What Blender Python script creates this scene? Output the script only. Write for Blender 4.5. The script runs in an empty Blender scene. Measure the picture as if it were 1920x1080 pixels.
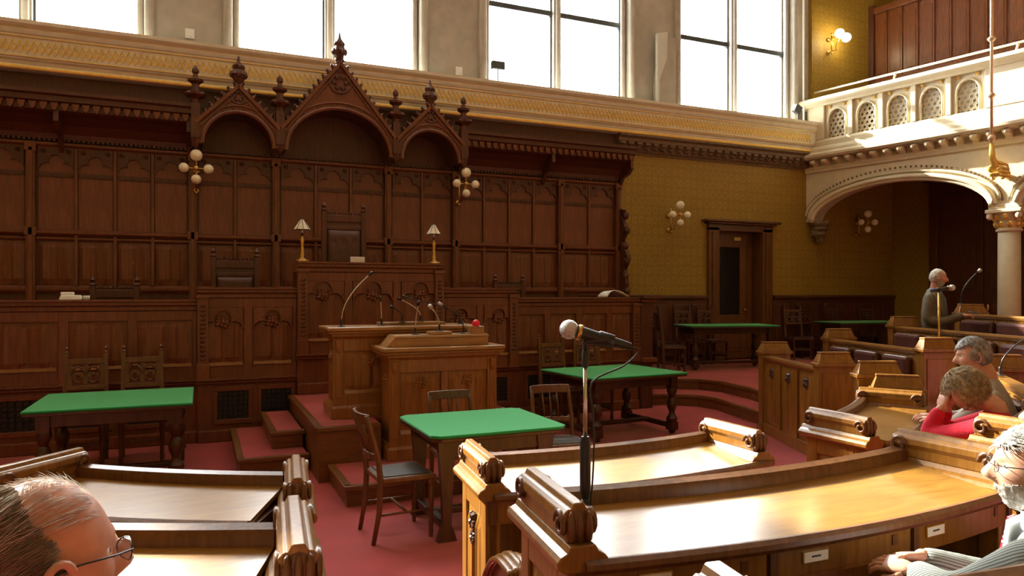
import bpy, bmesh, math, random
from mathutils import Vector, Matrix, Euler
random.seed(7)
PI = math.pi
sc = bpy.context.scene
col = sc.collection

# ---------------------------------------------------------------- camera
YAW = math.atan(585 / 1337)
cam_data = bpy.data.cameras.new('camera')
cam_data.sensor_width = 36
cam_data.lens = 1337 / 1920 * 36
cam_data.shift_y = 10 / 1920
cam_data.clip_start = 0.05
cam = bpy.data.objects.new('camera', cam_data)
cam.location = (0, 0, 1.75)
cam.rotation_euler = (PI / 2, 0, -YAW)
col.objects.link(cam)
sc.camera = cam

# ---------------------------------------------------------------- light
world = bpy.data.worlds.new('sky')
sc.world = world
world.use_nodes = True
bg = world.node_tree.nodes['Background']
bg.inputs['Color'].default_value = (1.0, 0.985, 0.955, 1)
bg.inputs['Strength'].default_value = 12.0
sun_d = bpy.data.lights.new('sun', 'SUN')
sun_d.energy = 12
sun_d.angle = math.radians(0.9)
sun_d.color = (1.0, 0.93, 0.78)
sun = bpy.data.objects.new('sun', sun_d)
sun.rotation_euler = Vector((0.52, -1.0, -0.66)).to_track_quat('-Z', 'Y').to_euler()
sun.location = (-6, 20, 14)
col.objects.link(sun)
sc.view_settings.view_transform = 'Standard'
sc.view_settings.look = 'None'
sc.view_settings.exposure = 1.4
sc.view_settings.gamma = 1.0
sc.view_settings.use_curve_mapping = False
# light portals: the window openings through which the sky lights the hall
WIN_X = (-6.6, -2.3, 2.0, 6.3, 10.6)
for wx in WIN_X:
    pd_ = bpy.data.lights.new('window_portal', 'AREA')
    pd_.shape = 'RECTANGLE'
    pd_.size = 3.1
    pd_.size_y = 4.9
    pd_.cycles.is_portal = True
    po = bpy.data.objects.new('window_portal', pd_)
    po.location = (wx, 12.7, 7.9)
    po.rotation_euler = (-PI / 2, 0, 0)
    col.objects.link(po)

# ---------------------------------------------------------------- mesh helpers
class MB:
    def __init__(s):
        s.v = []; s.f = []
    def add(s, vs, fs):
        o = len(s.v)
        s.v += [tuple(p) for p in vs]
        s.f += [tuple(i + o for i in f) for f in fs]
        return s
    def box(s, x0, x1, y0, y1, z0, z1):
        return s.add([(x0,y0,z0),(x1,y0,z0),(x1,y1,z0),(x0,y1,z0),(x0,y0,z1),(x1,y0,z1),(x1,y1,z1),(x0,y1,z1)],
                     [(0,3,2,1),(4,5,6,7),(0,1,5,4),(1,2,6,5),(2,3,7,6),(3,0,4,7)])
    def frust(s, x0, x1, y0, y1, z0, z1, t):       # box whose top is smaller by t on each side
        return s.add([(x0,y0,z0),(x1,y0,z0),(x1,y1,z0),(x0,y1,z0),(x0+t,y0+t,z1),(x1-t,y0+t,z1),(x1-t,y1-t,z1),(x0+t,y1-t,z1)],
                     [(0,3,2,1),(4,5,6,7),(0,1,5,4),(1,2,6,5),(2,3,7,6),(3,0,4,7)])
    def obox(s, c, size, rot):
        m = MB(); a, b, d = size[0]/2, size[1]/2, size[2]/2
        m.box(-a, a, -b, b, -d, d)
        R = rot.to_matrix() if hasattr(rot, 'to_matrix') else rot
        return s.add([R @ Vector(p) + Vector(c) for p in m.v], m.f)
    def prism(s, poly, w0, w1, plane='XZ'):
        n = len(poly)
        def M(u, v, w):
            return (u, w, v) if plane == 'XZ' else ((u, v, w) if plane == 'XY' else (w, u, v))
        vs = [M(u, v, w0) for u, v in poly] + [M(u, v, w1) for u, v in poly]
        fs = [tuple(range(n)), tuple(range(2*n-1, n-1, -1))]
        fs += [(i, (i+1) % n, n + (i+1) % n, n + i) for i in range(n)]
        return s.add(vs, fs)
    def lathe(s, prof, n=12, c=(0,0,0), rot=0.0):
        vs = []; k = len(prof)
        for r, z in prof:
            for i in range(n):
                a = 2*PI*i/n + rot
                vs.append((c[0] + r*math.cos(a), c[1] + r*math.sin(a), c[2] + z))
        fs = []
        for j in range(k-1):
            for i in range(n):
                fs.append((j*n+i, j*n+(i+1) % n, (j+1)*n+(i+1) % n, (j+1)*n+i))
        fs.append(tuple(range(n-1, -1, -1))); fs.append(tuple(range((k-1)*n, k*n)))
        return s.add(vs, fs)
    def tube(s, pts, r, n=8):
        pts = [Vector(p) for p in pts]; k = len(pts)
        rs = r if isinstance(r, (list, tuple)) else [r]*k
        vs = []; up = None
        for i, p in enumerate(pts):
            t = (pts[min(i+1, k-1)] - pts[max(i-1, 0)]).normalized()
            if up is None:
                up = Vector((0,0,1)) if abs(t.z) < .9 else Vector((1,0,0))
            a = t.cross(up)
            if a.length < 1e-5: a = t.orthogonal()
            a.normalize(); b = a.cross(t).normalized(); up = b
            for q in range(n):
                an = 2*PI*q/n
                vs.append(p + a*(rs[i]*math.cos(an)) + b*(rs[i]*math.sin(an)))
        fs = []
        for j in range(k-1):
            for q in range(n):
                fs.append((j*n+q, j*n+(q+1) % n, (j+1)*n+(q+1) % n, (j+1)*n+q))
        fs.append(tuple(range(n-1, -1, -1))); fs.append(tuple(range((k-1)*n, k*n)))
        return s.add(vs, fs)
    def ball(s, c, r, nu=10, nv=7, rot=None):
        r = r if isinstance(r, (list, tuple)) else (r, r, r)
        vs = [Vector((0,0,-r[2]))]
        for j in range(1, nv):
            ph = -PI/2 + PI*j/nv
            for i in range(nu):
                a = 2*PI*i/nu
                vs.append(Vector((r[0]*math.cos(ph)*math.cos(a), r[1]*math.cos(ph)*math.sin(a), r[2]*math.sin(ph))))
        vs.append(Vector((0,0,r[2])))
        if rot is not None:
            R = rot.to_matrix(); vs = [R @ v for v in vs]
        vs = [v + Vector(c) for v in vs]
        fs = [(0, 1+(i+1) % nu, 1+i) for i in range(nu)]
        for j in range(nv-2):
            for i in range(nu):
                a = 1+j*nu
                fs.append((a+i, a+(i+1) % nu, a+nu+(i+1) % nu, a+nu+i))
        t = len(vs)-1; a = 1+(nv-2)*nu
        fs += [(t, a+i, a+(i+1) % nu) for i in range(nu)]
        return s.add(vs, fs)
    def sweepx(s, prof, x0, x1):                   # closed (y, z) profile carried along x
        n = len(prof)
        vs = [(x0, y, z) for y, z in prof] + [(x1, y, z) for y, z in prof]
        fs = [tuple(range(n)), tuple(range(2*n-1, n-1, -1))] + [(i, (i+1) % n, n+(i+1) % n, n+i) for i in range(n)]
        return s.add(vs, fs)
    def rev(s, prof, th0, th1, n, o):              # closed (r, z) profile turned about o; angle 0 looks along -Y
        k = len(prof); vs = []
        for i in range(n+1):
            t = th0 + (th1-th0)*i/n
            for r, z in prof:
                vs.append((o[0] + r*math.sin(t), o[1] - r*math.cos(t), o[2] + z))
        fs = [tuple(range(k)), tuple(range(n*k+k-1, n*k-1, -1))]
        for i in range(n):
            for j in range(k):
                fs.append((i*k+j, i*k+(j+1) % k, (i+1)*k+(j+1) % k, (i+1)*k+j))
        return s.add(vs, fs)
    def linen(s, u0, u1, v0, v1, w, d=.02, folds=2):   # linenfold panel facing -Y at y = w
        n = folds*8; W = u1-u0; e = min(.09, (v1-v0)*.14)
        rows = [(v0, 0, 0), (v0+e*.45, .35, .5), (v0+e, 1, 0), (v1-e, 1, 0), (v1-e*.45, .35, -.5), (v1, 0, 0)]
        vs = []
        for (v, k, sl) in rows:
            for i in range(n+1):
                t = i/n
                p = abs(math.sin(PI*folds*t))
                q = .55*p**.5 + .45*max(0, math.sin(PI*folds*3*t))**2
                edge = min(1, min(t, 1-t)*8)
                vs.append((u0+W*t, w - d*k*q*edge, v + sl*e*.5*math.cos(2*PI*folds*t)))
        fs = []
        for j in range(len(rows)-1):
            for i in range(n):
                a = j*(n+1)+i
                fs.append((a, a+1, a+n+2, a+n+1))
        return s.add(vs, fs)
    def leafs(s, cx, cz, w, size, seed=1, dep=.02):    # a cluster of carved leaves facing -Y
        rnd = random.Random(seed)
        for i in range(9):
            a = 2*PI*i/9 + .2
            rr = size*(.55 if i % 2 else .38)
            s.ball((cx+rr*math.cos(a), w, cz+rr*math.sin(a)*.8), (size*.34, dep*(.8+.5*rnd.random()), size*.2), 6, 4,
                   Euler((0, -a + rnd.uniform(-.3, .3), 0)))
        s.ball((cx, w-dep*.4, cz), (size*.24, dep, size*.24), 7, 5)
        return s
    def mesh(s, name, smooth=False, weld=True):
        me = bpy.data.meshes.new(name)
        me.from_pydata([tuple(p) for p in s.v], [], s.f)
        bm = bmesh.new(); bm.from_mesh(me)
        bmesh.ops.recalc_face_normals(bm, faces=bm.faces)
        bm.to_mesh(me); bm.free()
        if smooth:
            me.polygons.foreach_set('use_smooth', [True]*len(me.polygons))
        me.update()
        return me
    def build(s, name, mat, parent=None, loc=(0,0,0), rz=0.0, smooth=False, bevel=0.0, auto=None):
        me = s.mesh(name, smooth)
        me.materials.append(mat)
        if auto:
            me.polygons.foreach_set('use_smooth', [True]*len(me.polygons))
            me.set_sharp_from_angle(angle=math.radians(auto))
        o = bpy.data.objects.new(name, me)
        col.objects.link(o)
        o.parent = parent
        o.location = loc
        o.rotation_euler = (0, 0, rz)
        if bevel:
            b = o.modifiers.new('bevel', 'BEVEL')
            b.width = bevel; b.segments = 2; b.limit_method = 'ANGLE'; b.angle_limit = math.radians(40)
        return o

def thing(name, label, cat, loc=(0,0,0), rz=0.0, group=None, kind=None):
    o = bpy.data.objects.new(name, None)
    o.empty_display_size = .1
    col.objects.link(o)
    o.location = loc; o.rotation_euler = (0, 0, rz)
    o['label'] = label
    if cat: o['category'] = cat
    if group: o['group'] = group
    if kind: o['kind'] = kind
    return o
def tag(o, label, cat=None, group=None, kind=None):
    o['label'] = label
    if cat: o['category'] = cat
    if group: o['group'] = group
    if kind: o['kind'] = kind
    return o
def struct(o, label):
    o['kind'] = 'structure'; o['label'] = label
    return o
def copy_obj(o, parent=None, loc=None):
    c = o.copy(); col.objects.link(c); c.parent = parent
    if loc is not None: c.location = loc
    return c
def copy_tree(o, parent=None):
    c = o.copy(); col.objects.link(c); c.parent = parent
    for ch in list(KIDS.get(o.name, [])) or [k for k in o.children]:
        copy_tree(ch, c)
    return c
KIDS = {}
def arch_pts(x0, x1, z0, rise, n=16, power=2.0):
    cx, a = (x0+x1)/2, (x1-x0)/2
    out = []
    for i in range(n+1):
        t = PI*i/n
        out.append((cx - a*math.cos(t), z0 + rise*max(0.0, math.sin(t))**(2/power)))
    return out
def trefoil_pts(x0, x1, z0, n=7):                 # three-lobed arch head from (x0, z0) to (x1, z0)
    w = x1-x0; cx = (x0+x1)/2; out = [(x0, z0)]
    for i in range(n+1):
        t = PI - (PI*.62)*i/n
        out.append((x0 + w*.22 + w*.22*math.cos(t), z0 + w*.20*math.sin(t)))
    for i in range(n+1):
        t = PI*1.02 - (PI*1.04)*i/n
        out.append((cx + w*.24*math.cos(t), z0 + w*.22 + w*.27*math.sin(t)))
    for i in range(n+1):
        t = PI*.62 - (PI*.62)*i/n
        out.append((x1 - w*.22 + w*.22*math.cos(t), z0 + w*.20*math.sin(t)))
    out.append((x1, z0))
    return out

# ---------------------------------------------------------------- materials
def nodes_of(name):
    m = bpy.data.materials.new(name); m.use_nodes = True
    nt = m.node_tree
    return m, nt, nt.nodes['Principled BSDF']
def N(nt, typ, **kw):
    n = nt.nodes.new(typ)
    for k, v in kw.items(): setattr(n, k, v)
    return n
def ramp(nt, stops):
    r = N(nt, 'ShaderNodeValToRGB')
    e = r.color_ramp.elements
    while len(e) < len(stops): e.new(.5)
    for i, (p, c) in enumerate(stops):
        e[i].position = p; e[i].color = (*c, 1)
    return r
def wood(name, dark, light, rough=.35, grain=(9, 9, .9), bump=.12, coat=.0, spec=.5):
    m, nt, b = nodes_of(name)
    tc = N(nt, 'ShaderNodeTexCoord'); mp = N(nt, 'ShaderNodeMapping'); mp.inputs['Scale'].default_value = grain
    no = N(nt, 'ShaderNodeTexNoise'); no.inputs['Scale'].default_value = 4.0; no.inputs['Detail'].default_value = 5; no.inputs['Roughness'].default_value = .62; no.inputs['Distortion'].default_value = .6
    n2 = N(nt, 'ShaderNodeTexNoise'); n2.inputs['Scale'].default_value = 1.7; n2.inputs['Detail'].default_value = 2
    r = ramp(nt, [(.30, dark), (.72, light)])
    mx = N(nt, 'ShaderNodeMixRGB', blend_type='MULTIPLY'); mx.inputs['Fac'].default_value = .35
    r2 = ramp(nt, [(.35, (.62, .58, .55)), (.65, (1.15, 1.1, 1.05))])
    L = nt.links
    L.new(tc.outputs['Object'], mp.inputs['Vector']); L.new(mp.outputs['Vector'], no.inputs['Vector'])
    L.new(tc.outputs['Object'], n2.inputs['Vector'])
    L.new(no.outputs['Fac'], r.inputs['Fac']); L.new(n2.outputs['Fac'], r2.inputs['Fac'])
    L.new(r.outputs['Color'], mx.inputs['Color1']); L.new(r2.outputs['Color'], mx.inputs['Color2'])
    L.new(mx.outputs['Color'], b.inputs['Base Color'])
    b.inputs['Roughness'].default_value = rough
    b.inputs['Specular IOR Level'].default_value = spec
    b.inputs['Coat Weight'].default_value = coat; b.inputs['Coat Roughness'].default_value = .15
    bp = N(nt, 'ShaderNodeBump'); bp.inputs['Strength'].default_value = bump; bp.inputs['Distance'].default_value = .004
    L.new(no.outputs['Fac'], bp.inputs['Height']); L.new(bp.outputs['Normal'], b.inputs['Normal'])
    return m
def plain(name, c, rough=.5, metal=0.0, var=.12, scale=12, bump=0.0, spec=.5, emit=None, sheen=0.0):
    m, nt, b = nodes_of(name)
    L = nt.links
    tc = N(nt, 'ShaderNodeTexCoord')
    no = N(nt, 'ShaderNodeTexNoise'); no.inputs['Scale'].default_value = scale; no.inputs['Detail'].default_value = 4
    L.new(tc.outputs['Object'], no.inputs['Vector'])
    lo = tuple(max(0, x*(1-var)) for x in c); hi = tuple(min(1, x*(1+var)) for x in c)
    r = ramp(nt, [(.3, lo), (.7, hi)])
    L.new(no.outputs['Fac'], r.inputs['Fac']); L.new(r.outputs['Color'], b.inputs['Base Color'])
    b.inputs['Roughness'].default_value = rough; b.inputs['Metallic'].default_value = metal
    b.inputs['Specular IOR Level'].default_value = spec
    b.inputs['Sheen Weight'].default_value = sheen
    if bump:
        bp = N(nt, 'ShaderNodeBump'); bp.inputs['Strength'].default_value = bump; bp.inputs['Distance'].default_value = .01
        L.new(no.outputs['Fac'], bp.inputs['Height']); L.new(bp.outputs['Normal'], b.inputs['Normal'])
    if emit:
        b.inputs['Emission Color'].default_value = (*emit[0], 1); b.inputs['Emission Strength'].default_value = emit[1]
    return m
M = {}
M['dark_oak'] = wood('dark_oak', (.058, .019, .010), (.130, .043, .020), .42)
M['panel_oak'] = wood('panel_oak', (.13, .042, .021), (.235, .078, .038), .40)
M['red_oak'] = wood('red_oak', (.112, .034, .014), (.225, .072, .027), .36)
M['lectern_oak'] = wood('lectern_oak', (.20, .078, .016), (.36, .160, .034), .33)
M['lectern_top'] = wood('lectern_top', (.26, .125, .035), (.42, .22, .065), .3, (1, 9, 9))
M['bench_oak'] = wood('bench_oak', (.16, .066, .011), (.32, .145, .024), .28, coat=.3)
M['desk_top'] = wood('desk_top', (.25, .115, .018), (.40, .205, .036), .3, (1.2, 8, 8), .05, coat=.8)
M['gallery_oak'] = wood('gallery_oak', (.15, .046, .012), (.29, .095, .026), .34)
M['nosing'] = wood('nosing', (.11, .04, .012), (.22, .085, .025), .35, (1, 9, 9))
M['table_oak'] = wood('table_oak', (.035, .014, .007), (.085, .035, .015), .35)
M['chair_oak'] = wood('chair_oak', (.085, .034, .013), (.19, .08, .03), .33)
M['door_oak'] = wood('door_oak', (.085, .030, .009), (.18, .068, .018), .36)
M['grille'] = plain('grille', (.02, .022, .03), .5, .3, bump=.3, scale=40)
M['brass'] = plain('brass', (.62, .40, .12), .28, 1.0, .15, 20)
M['gilt'] = plain('gilt', (.82, .56, .13), .4, .45, .1, 20)
M['globe'] = plain('globe', (.88, .83, .66), .22, 0, .02, 3)
M['lit_globe'] = plain('lit_globe', (1, .9, .7), .3, 0, .02, 3, emit=((1.0, .83, .50), 14))
M['pale_gilt'] = plain('pale_gilt', (.70, .52, .34), .4, .25, .12, 20)
M['shade'] = plain('shade', (.80, .76, .64), .7, 0, .04, 30)
M['steel'] = plain('steel', (.62, .62, .62), .25, 1.0, .05)
M['black'] = plain('black', (.012, .012, .013), .4, 0, .2)
M['mic_grille'] = plain('mic_grille', (.55, .55, .54), .35, .9, .3, 260, .6)
M['red_glass'] = plain('red_glass', (.55, .01, .02), .08, 0, .05, 10, emit=((1, .02, .03), .04))
M['white'] = plain('white', (.82, .82, .80), .6, 0, .03)
M['paper'] = plain('paper', (.80, .79, .74), .8, 0, .04, 20)
M['leather'] = plain('leather', (.085, .030, .022), .3, 0, .25, 30, .25)
M['dark_leather'] = plain('dark_leather', (.055, .022, .018), .38, 0, .25, 26, .3)
M['seat_leather'] = plain('seat_leather', (.045, .040, .028), .35, 0, .3, 30, .2)
M['felt'] = plain('felt', (.025, .33, .105), .95, 0, .08, 60, .05, .1, sheen=.25)
M['stone'] = plain('stone', (.44, .41, .35), .85, 0, .1, 5, .15, .2)
M['cream'] = plain('cream', (.66, .61, .50), .7, 0, .06, 6, .0, .3)
M['balcony_cream'] = plain('balcony_cream', (.64, .57, .40), .65, 0, .06, 6, .05, .3)
M['brown_cornice'] = plain('brown_cornice', (.16, .10, .055), .6, 0, .25, 14, .2)
M['dark_bar'] = plain('dark_bar', (.05, .06, .06), .5, .2, .2)
M['grey_board'] = plain('grey_board', (.60, .62, .58), .7, 0, .03)
M['plaster'] = plain('plaster', (.56, .50, .38), .9, 0, .06, 3, .1, .1)
M['glass_dark'] = plain('glass_dark', (.012, .009, .008), .08, 0, .1)
def carpet():
    m, nt, b = nodes_of('carpet'); L = nt.links
    tc = N(nt, 'ShaderNodeTexCoord')
    n1 = N(nt, 'ShaderNodeTexNoise'); n1.inputs['Scale'].default_value = 2.2; n1.inputs['Detail'].default_value = 6
    n2 = N(nt, 'ShaderNodeTexNoise'); n2.inputs['Scale'].default_value = 220; n2.inputs['Detail'].default_value = 2
    r = ramp(nt, [(.32, (.29, .019, .026)), (.68, (.41, .036, .045))])
    mx = N(nt, 'ShaderNodeMixRGB', blend_type='MULTIPLY'); mx.inputs['Fac'].default_value = .6
    r2 = ramp(nt, [(.3, (.6, .6, .6)), (.7, (1.2, 1.2, 1.2))])
    L.new(tc.outputs['Object'], n1.inputs['Vector']); L.new(tc.outputs['Object'], n2.inputs['Vector'])
    L.new(n1.outputs['Fac'], r.inputs['Fac']); L.new(n2.outputs['Fac'], r2.inputs['Fac'])
    L.new(r.outputs['Color'], mx.inputs['Color1']); L.new(r2.outputs['Color'], mx.inputs['Color2'])
    L.new(mx.outputs['Color'], b.inputs['Base Color'])
    b.inputs['Roughness'].default_value = .95; b.inputs['Specular IOR Level'].default_value = .1
    b.inputs['Sheen Weight'].default_value = .3
    bp = N(nt, 'ShaderNodeBump'); bp.inputs['Strength'].default_value = .3; bp.inputs['Distance'].default_value = .004
    L.new(n2.outputs['Fac'], bp.inputs['Height']); L.new(bp.outputs['Normal'], b.inputs['Normal'])
    return m
M['carpet'] = carpet()
def wallpaper():
    m, nt, b = nodes_of('wallpaper'); L = nt.links
    tc = N(nt, 'ShaderNodeTexCoord'); mp = N(nt, 'ShaderNodeMapping'); mp.inputs['Scale'].default_value = (6.2, 6.2, 5.0)
    wn = N(nt, 'ShaderNodeTexNoise'); wn.inputs['Scale'].default_value = 1.2
    vo = N(nt, 'ShaderNodeTexVoronoi', feature='F1'); vo.inputs['Scale'].default_value = 1.0; vo.inputs['Randomness'].default_value = .12
    wv = N(nt, 'ShaderNodeTexWave', wave_type='RINGS'); wv.inputs['Scale'].default_value = 2.5; wv.inputs['Distortion'].default_value = 3
    sn = N(nt, 'ShaderNodeMath', operation='SINE'); mu = N(nt, 'ShaderNodeMath', operation='MULTIPLY'); mu.inputs[1].default_value = 17.0
    L.new(tc.outputs['Object'], mp.inputs['Vector']); L.new(mp.outputs['Vector'], vo.inputs['Vector'])
    L.new(vo.outputs['Distance'], mu.inputs[0]); L.new(mu.outputs[0], sn.inputs[0])
    r = ramp(nt, [(.0, (.285, .175, .024)), (.55, (.30, .187, .027)), (1.0, (.345, .225, .037))])
    L.new(sn.outputs[0], r.inputs['Fac'])
    L.new(tc.outputs['Object'], wn.inputs['Vector'])
    mx = N(nt, 'ShaderNodeMixRGB', blend_type='MULTIPLY'); mx.inputs['Fac'].default_value = .4
    r2 = ramp(nt, [(.35, (.8, .76, .7)), (.65, (1.1, 1.1, 1.1))])
    L.new(wn.outputs['Fac'], r2.inputs['Fac'])
    L.new(r.outputs['Color'], mx.inputs['Color1']); L.new(r2.outputs['Color'], mx.inputs['Color2'])
    L.new(mx.outputs['Color'], b.inputs['Base Color'])
    b.inputs['Roughness'].default_value = .6; b.inputs['Specular IOR Level'].default_value = .35
    return m
M['wallpaper'] = wallpaper()
def window_glass():
    m = bpy.data.materials.new('window_glass'); m.use_nodes = True
    nt = m.node_tree; nt.nodes.clear(); L = nt.links
    out = N(nt, 'ShaderNodeOutputMaterial'); mx = N(nt, 'ShaderNodeMixShader')
    tr = N(nt, 'ShaderNodeBsdfTransparent'); gl = N(nt, 'ShaderNodeBsdfGlossy')
    gl.inputs['Roughness'].default_value = .03
    tr.inputs['Color'].default_value = (.97, .99, 1, 1)
    fr = N(nt, 'ShaderNodeFresnel'); fr.inputs['IOR'].default_value = 1.3
    L.new(fr.outputs[0], mx.inputs[0]); L.new(tr.outputs[0], mx.inputs[1]); L.new(gl.outputs[0], mx.inputs[2])
    L.new(mx.outputs[0], out.inputs[0])
    return m
M['window_glass'] = window_glass()

# ================================================================ THE HALL
XL, XR, YB, YF, ZC = -8.5, 15.2, -7.5, 12.0, 11.5
struct(MB().box(XL-.3, XR+.3, YB-.3, 13.2, -.3, 0).build('floor', M['carpet']), 'red carpeted floor of the council chamber')
struct(MB().box(XL-.3, XR+.3, YB-.3, 13.2, ZC, ZC+.3).build('ceiling', M['plaster']), 'high ceiling of the chamber')
struct(MB().box(XL-.3, XL, YB, 13.2, 0, ZC).build('wall_left', M['wallpaper']), 'left wall of the chamber')
struct(MB().box(XL-.3, XR+.3, YB-.3, YB, 0, ZC).build('wall_rear', M['wallpaper']), 'rear wall behind the seating')
struct(MB().box(XR, XR+.3, YB, 13.2, 0, ZC).build('wall_right', M['wallpaper']), 'dim right wall behind the balcony arches')
struct(MB().box(XL, XR, YF, YF+.5, 0, 5.3).build('wall_back', M['wallpaper']), 'ochre damask wallpapered wall behind the dais')
# upper stone wall with the big window openings
w = MB()
edges = [XL] + [e for c in WIN_X for e in (c-1.53, c+1.53)] + [12.62]
for i in range(0, len(edges), 2):
    w.box(edges[i], edges[i+1], 12.1, 12.75, 5.3, ZC)
for c in WIN_X:
    w.box(c-1.53, c+1.53, 12.1, 12.75, 10.4, ZC)
    w.box(c-1.53, c+1.53, 12.1, 12.75, 5.3, 5.46)
struct(w.build('wall_clerestory', M['stone']), 'pale stone window wall above the gilded ledge')
struct(MB().box(12.62, XR, 12.0, 12.75, 5.3, ZC).build('wall_gallery', M['wallpaper']), 'yellow end wall of the balcony with a lit lamp')
# windows
def window(k, c):
    t = thing('window_%d' % k, 'tall overexposed window with stone mullion', None, (c, 12.35, 5.46), kind='structure')
    mu = MB(); mu.box(-.075, .075, -.13, .13, 0, 4.94); mu.tube([(0, -.15, 0), (0, -.15, 4.94)], .05, 8)
    mu.box(-.1, .1, -.17, .1, 0, .1)
    mu.build('mullion', M['stone'], t, auto=40)
    for s in (-1, 1):
        j = MB()
        j.tube([(s*1.60, -.27, 0), (s*1.60, -.27, 4.94)], .075, 10)
        j.tube([(s*1.47, -.14, 0), (s*1.47, -.14, 4.94)], .05, 10)
        j.box(min(s*1.47, s*1.53), max(s*1.47, s*1.53), -.1, .1, 0, 4.94)
        j.build('jamb_shaft', M['stone'], t, auto=40)
        x0, x1 = (.075, 1.47) if s > 0 else (-1.47, -.075)
        f = MB()
        f.box(x0, x0+.03, -.03, .03, 0, 4.94); f.box(x1-.03, x1, -.03, .03, 0, 4.94)
        f.box(x0, x1, -.03, .03, 0, .03); f.box(x0, x1, -.03, .03, 4.9, 4.94)
        f.build('window_frame', M['dark_bar'], t)
        MB().box(x0, x1, -.045, .045, 1.64, 1.74).build('transom_bar', M['dark_bar'], t)
        MB().box(x0+.03, x1-.03, -.004, .004, .03, 1.64).build('pane', M['window_glass'], t)
        MB().box(x0+.03, x1-.03, -.004, .004, 1.74, 4.9).build('pane', M['window_glass'], t)
    return t
for k, c in enumerate(WIN_X):
    window(k+1, c)
# the gilded ledge under the windows
LX0, LX1 = XL, 12.5
t = thing('trim_1', 'cream ledge with gilded lines and diamond frieze under the windows', None, (0, 11.7, 4.85), kind='structure')
prof = [(.66,0),(.08,0),(.05,.01),(.04,.05),(.06,.075),(.05,.09),(.05,.12),(.015,.14),(.015,.155),(.0,.17),(.0,.43),(-.015,.445),(-.015,.46),(-.03,.48),(-.04,.52),(-.04,.545),(-.065,.57),(-.085,.60),(-.085,.65),(.66,.65)]
MB().sweepx(prof, LX0, LX1).build('ledge', M['cream'], t)
for z0, z1, y in ((.548, .560, -.048), (.436, .447, -.018), (.166, .178, -.004)):
    MB().box(LX0, LX1, y, y+.03, z0, z1).build('gilt_line', M['gilt'], t)
MB().sweepx([(.035, .008), (.028, .03), (.032, .055), (.06, .06), (.06, .008)], LX0, LX1).build('gilt_roll', M['gilt'], t)
def zigzag(x0, x1, z0, z1, per, ph, y0, y1, wd):
    m = MB(); pts = []
    x = x0 + ph; up = True
    while x < x1:
        pts.append((x, z1 if up else z0)); up = not up; x += per/2
    top = [(px, pz + wd*.7) for px, pz in pts]; bot = [(px, pz - wd*.7) for px, pz in pts]
    n = len(pts)
    vs = [(p[0], y0, p[1]) for p in top] + [(p[0], y0, p[1]) for p in bot] + [(p[0], y1, p[1]) for p in top] + [(p[0], y1, p[1]) for p in bot]
    fs = []
    for i in range(n-1):
        fs += [(i, i+1, n+i+1, n+i), (2*n+i, 3*n+i, 3*n+i+1, 2*n+i+1), (i, 2*n+i, 2*n+i+1, i+1), (n+i, n+i+1, 3*n+i+1, 3*n+i)]
    fs += [(0, n, 3*n, 2*n), (n-1, 3*n-1, 4*n-1, 2*n-1)]
    return m.add(vs, fs)
for ph in (0, .0825):
    zigzag(-4, 12.3, .215, .395, .165, ph, -.012, .01, .019).build('gilt_zigzag', M['gilt'], t)
for ph in (.02, .1025):
    zigzag(-4, 12.3, .245, .345, .165, ph, -.008, .01, .010).build('gilt_zigzag', M['gilt'], t)
# brown cornice under the ledge, on the wallpapered wall
t = thing('trim_2', 'brown carved cornice under the ledge above the wallpaper', None, (7.42, 12.0, 4.5), kind='structure')
MB().sweepx([(0,0),(-.03,0),(-.04,.03),(-.08,.06),(-.10,.12),(-.16,.2),(-.2,.22),(-.2,.28),(-.26,.32),(-.26,.35),(0,.35)], 0, 5.05).build('cornice', M['brown_cornice'], t)
m = MB(); m.leafs(.0, .13, -.13, .085, 3, .03); m.box(-.06, .06, -.19, -.08, .17, .215)
lf = m.build('cornice_leaf', M['brown_cornice'], t, (.1, 0, 0), smooth=False)
for i in range(1, 26):
    copy_obj(lf, t, (.1 + .195*i, 0, 0))
# small plates and lamps on the stone piers
for i, (x, z, lb) in enumerate([(-.145, 5.76, 'small white wall plate on the leftmost stone pier'), (4.25, 5.73, 'small white wall plate on the pier left of the floodlight'), (8.75, 5.75, 'small white wall plate under the grey angled board')]):
    m = MB(); m.box(x-.065, x+.065, 12.07, 12.1, z-.075, z+.075); m.box(x-.035, x+.035, 12.06, 12.07, z-.045, z+.045)
    tag(m.build('wall_plate', M['white'], bevel=.005), lb, 'plate')
t = thing('floodlight', 'small grey floodlight standing at the left foot of the third window', 'floodlight', (4.98, 12.0, 5.5))
MB().box(-.13, .13, -.03, .07, .33, .48).build('lamp_body', M['dark_bar'], t, bevel=.02)
MB().tube([(0, .03, 0), (0, .03, .35)], .012).build('bracket', M['dark_bar'], t)
MB().box(-.1, .1, .02, .12, 0, .02).build('base', M['dark_bar'], t)
# grey angled board on the pier
t = thing('sound_box', 'tall pale grey box tapering downwards on the stone pier', 'box', (8.6, 11.95, 5.52))
MB().prism([(-.20, 0), (.26, 0), (.26, 1.42), (0, 1.42), (-.20, .5)], -.02, .14).build('shaded_case', M['stone'], t, bevel=.01)  # shaded side of the same box, its shade painted as a darker colour
MB().prism([(-.25, .02), (-.20, .02), (-.19, .5), (-.02, .95), (.0, 1.48), (-.25, 1.42)], -.1, -.02).build('front_board', M['grey_board'], t, bevel=.008)  # face towards the window light, painted paler than the shaded side
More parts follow.
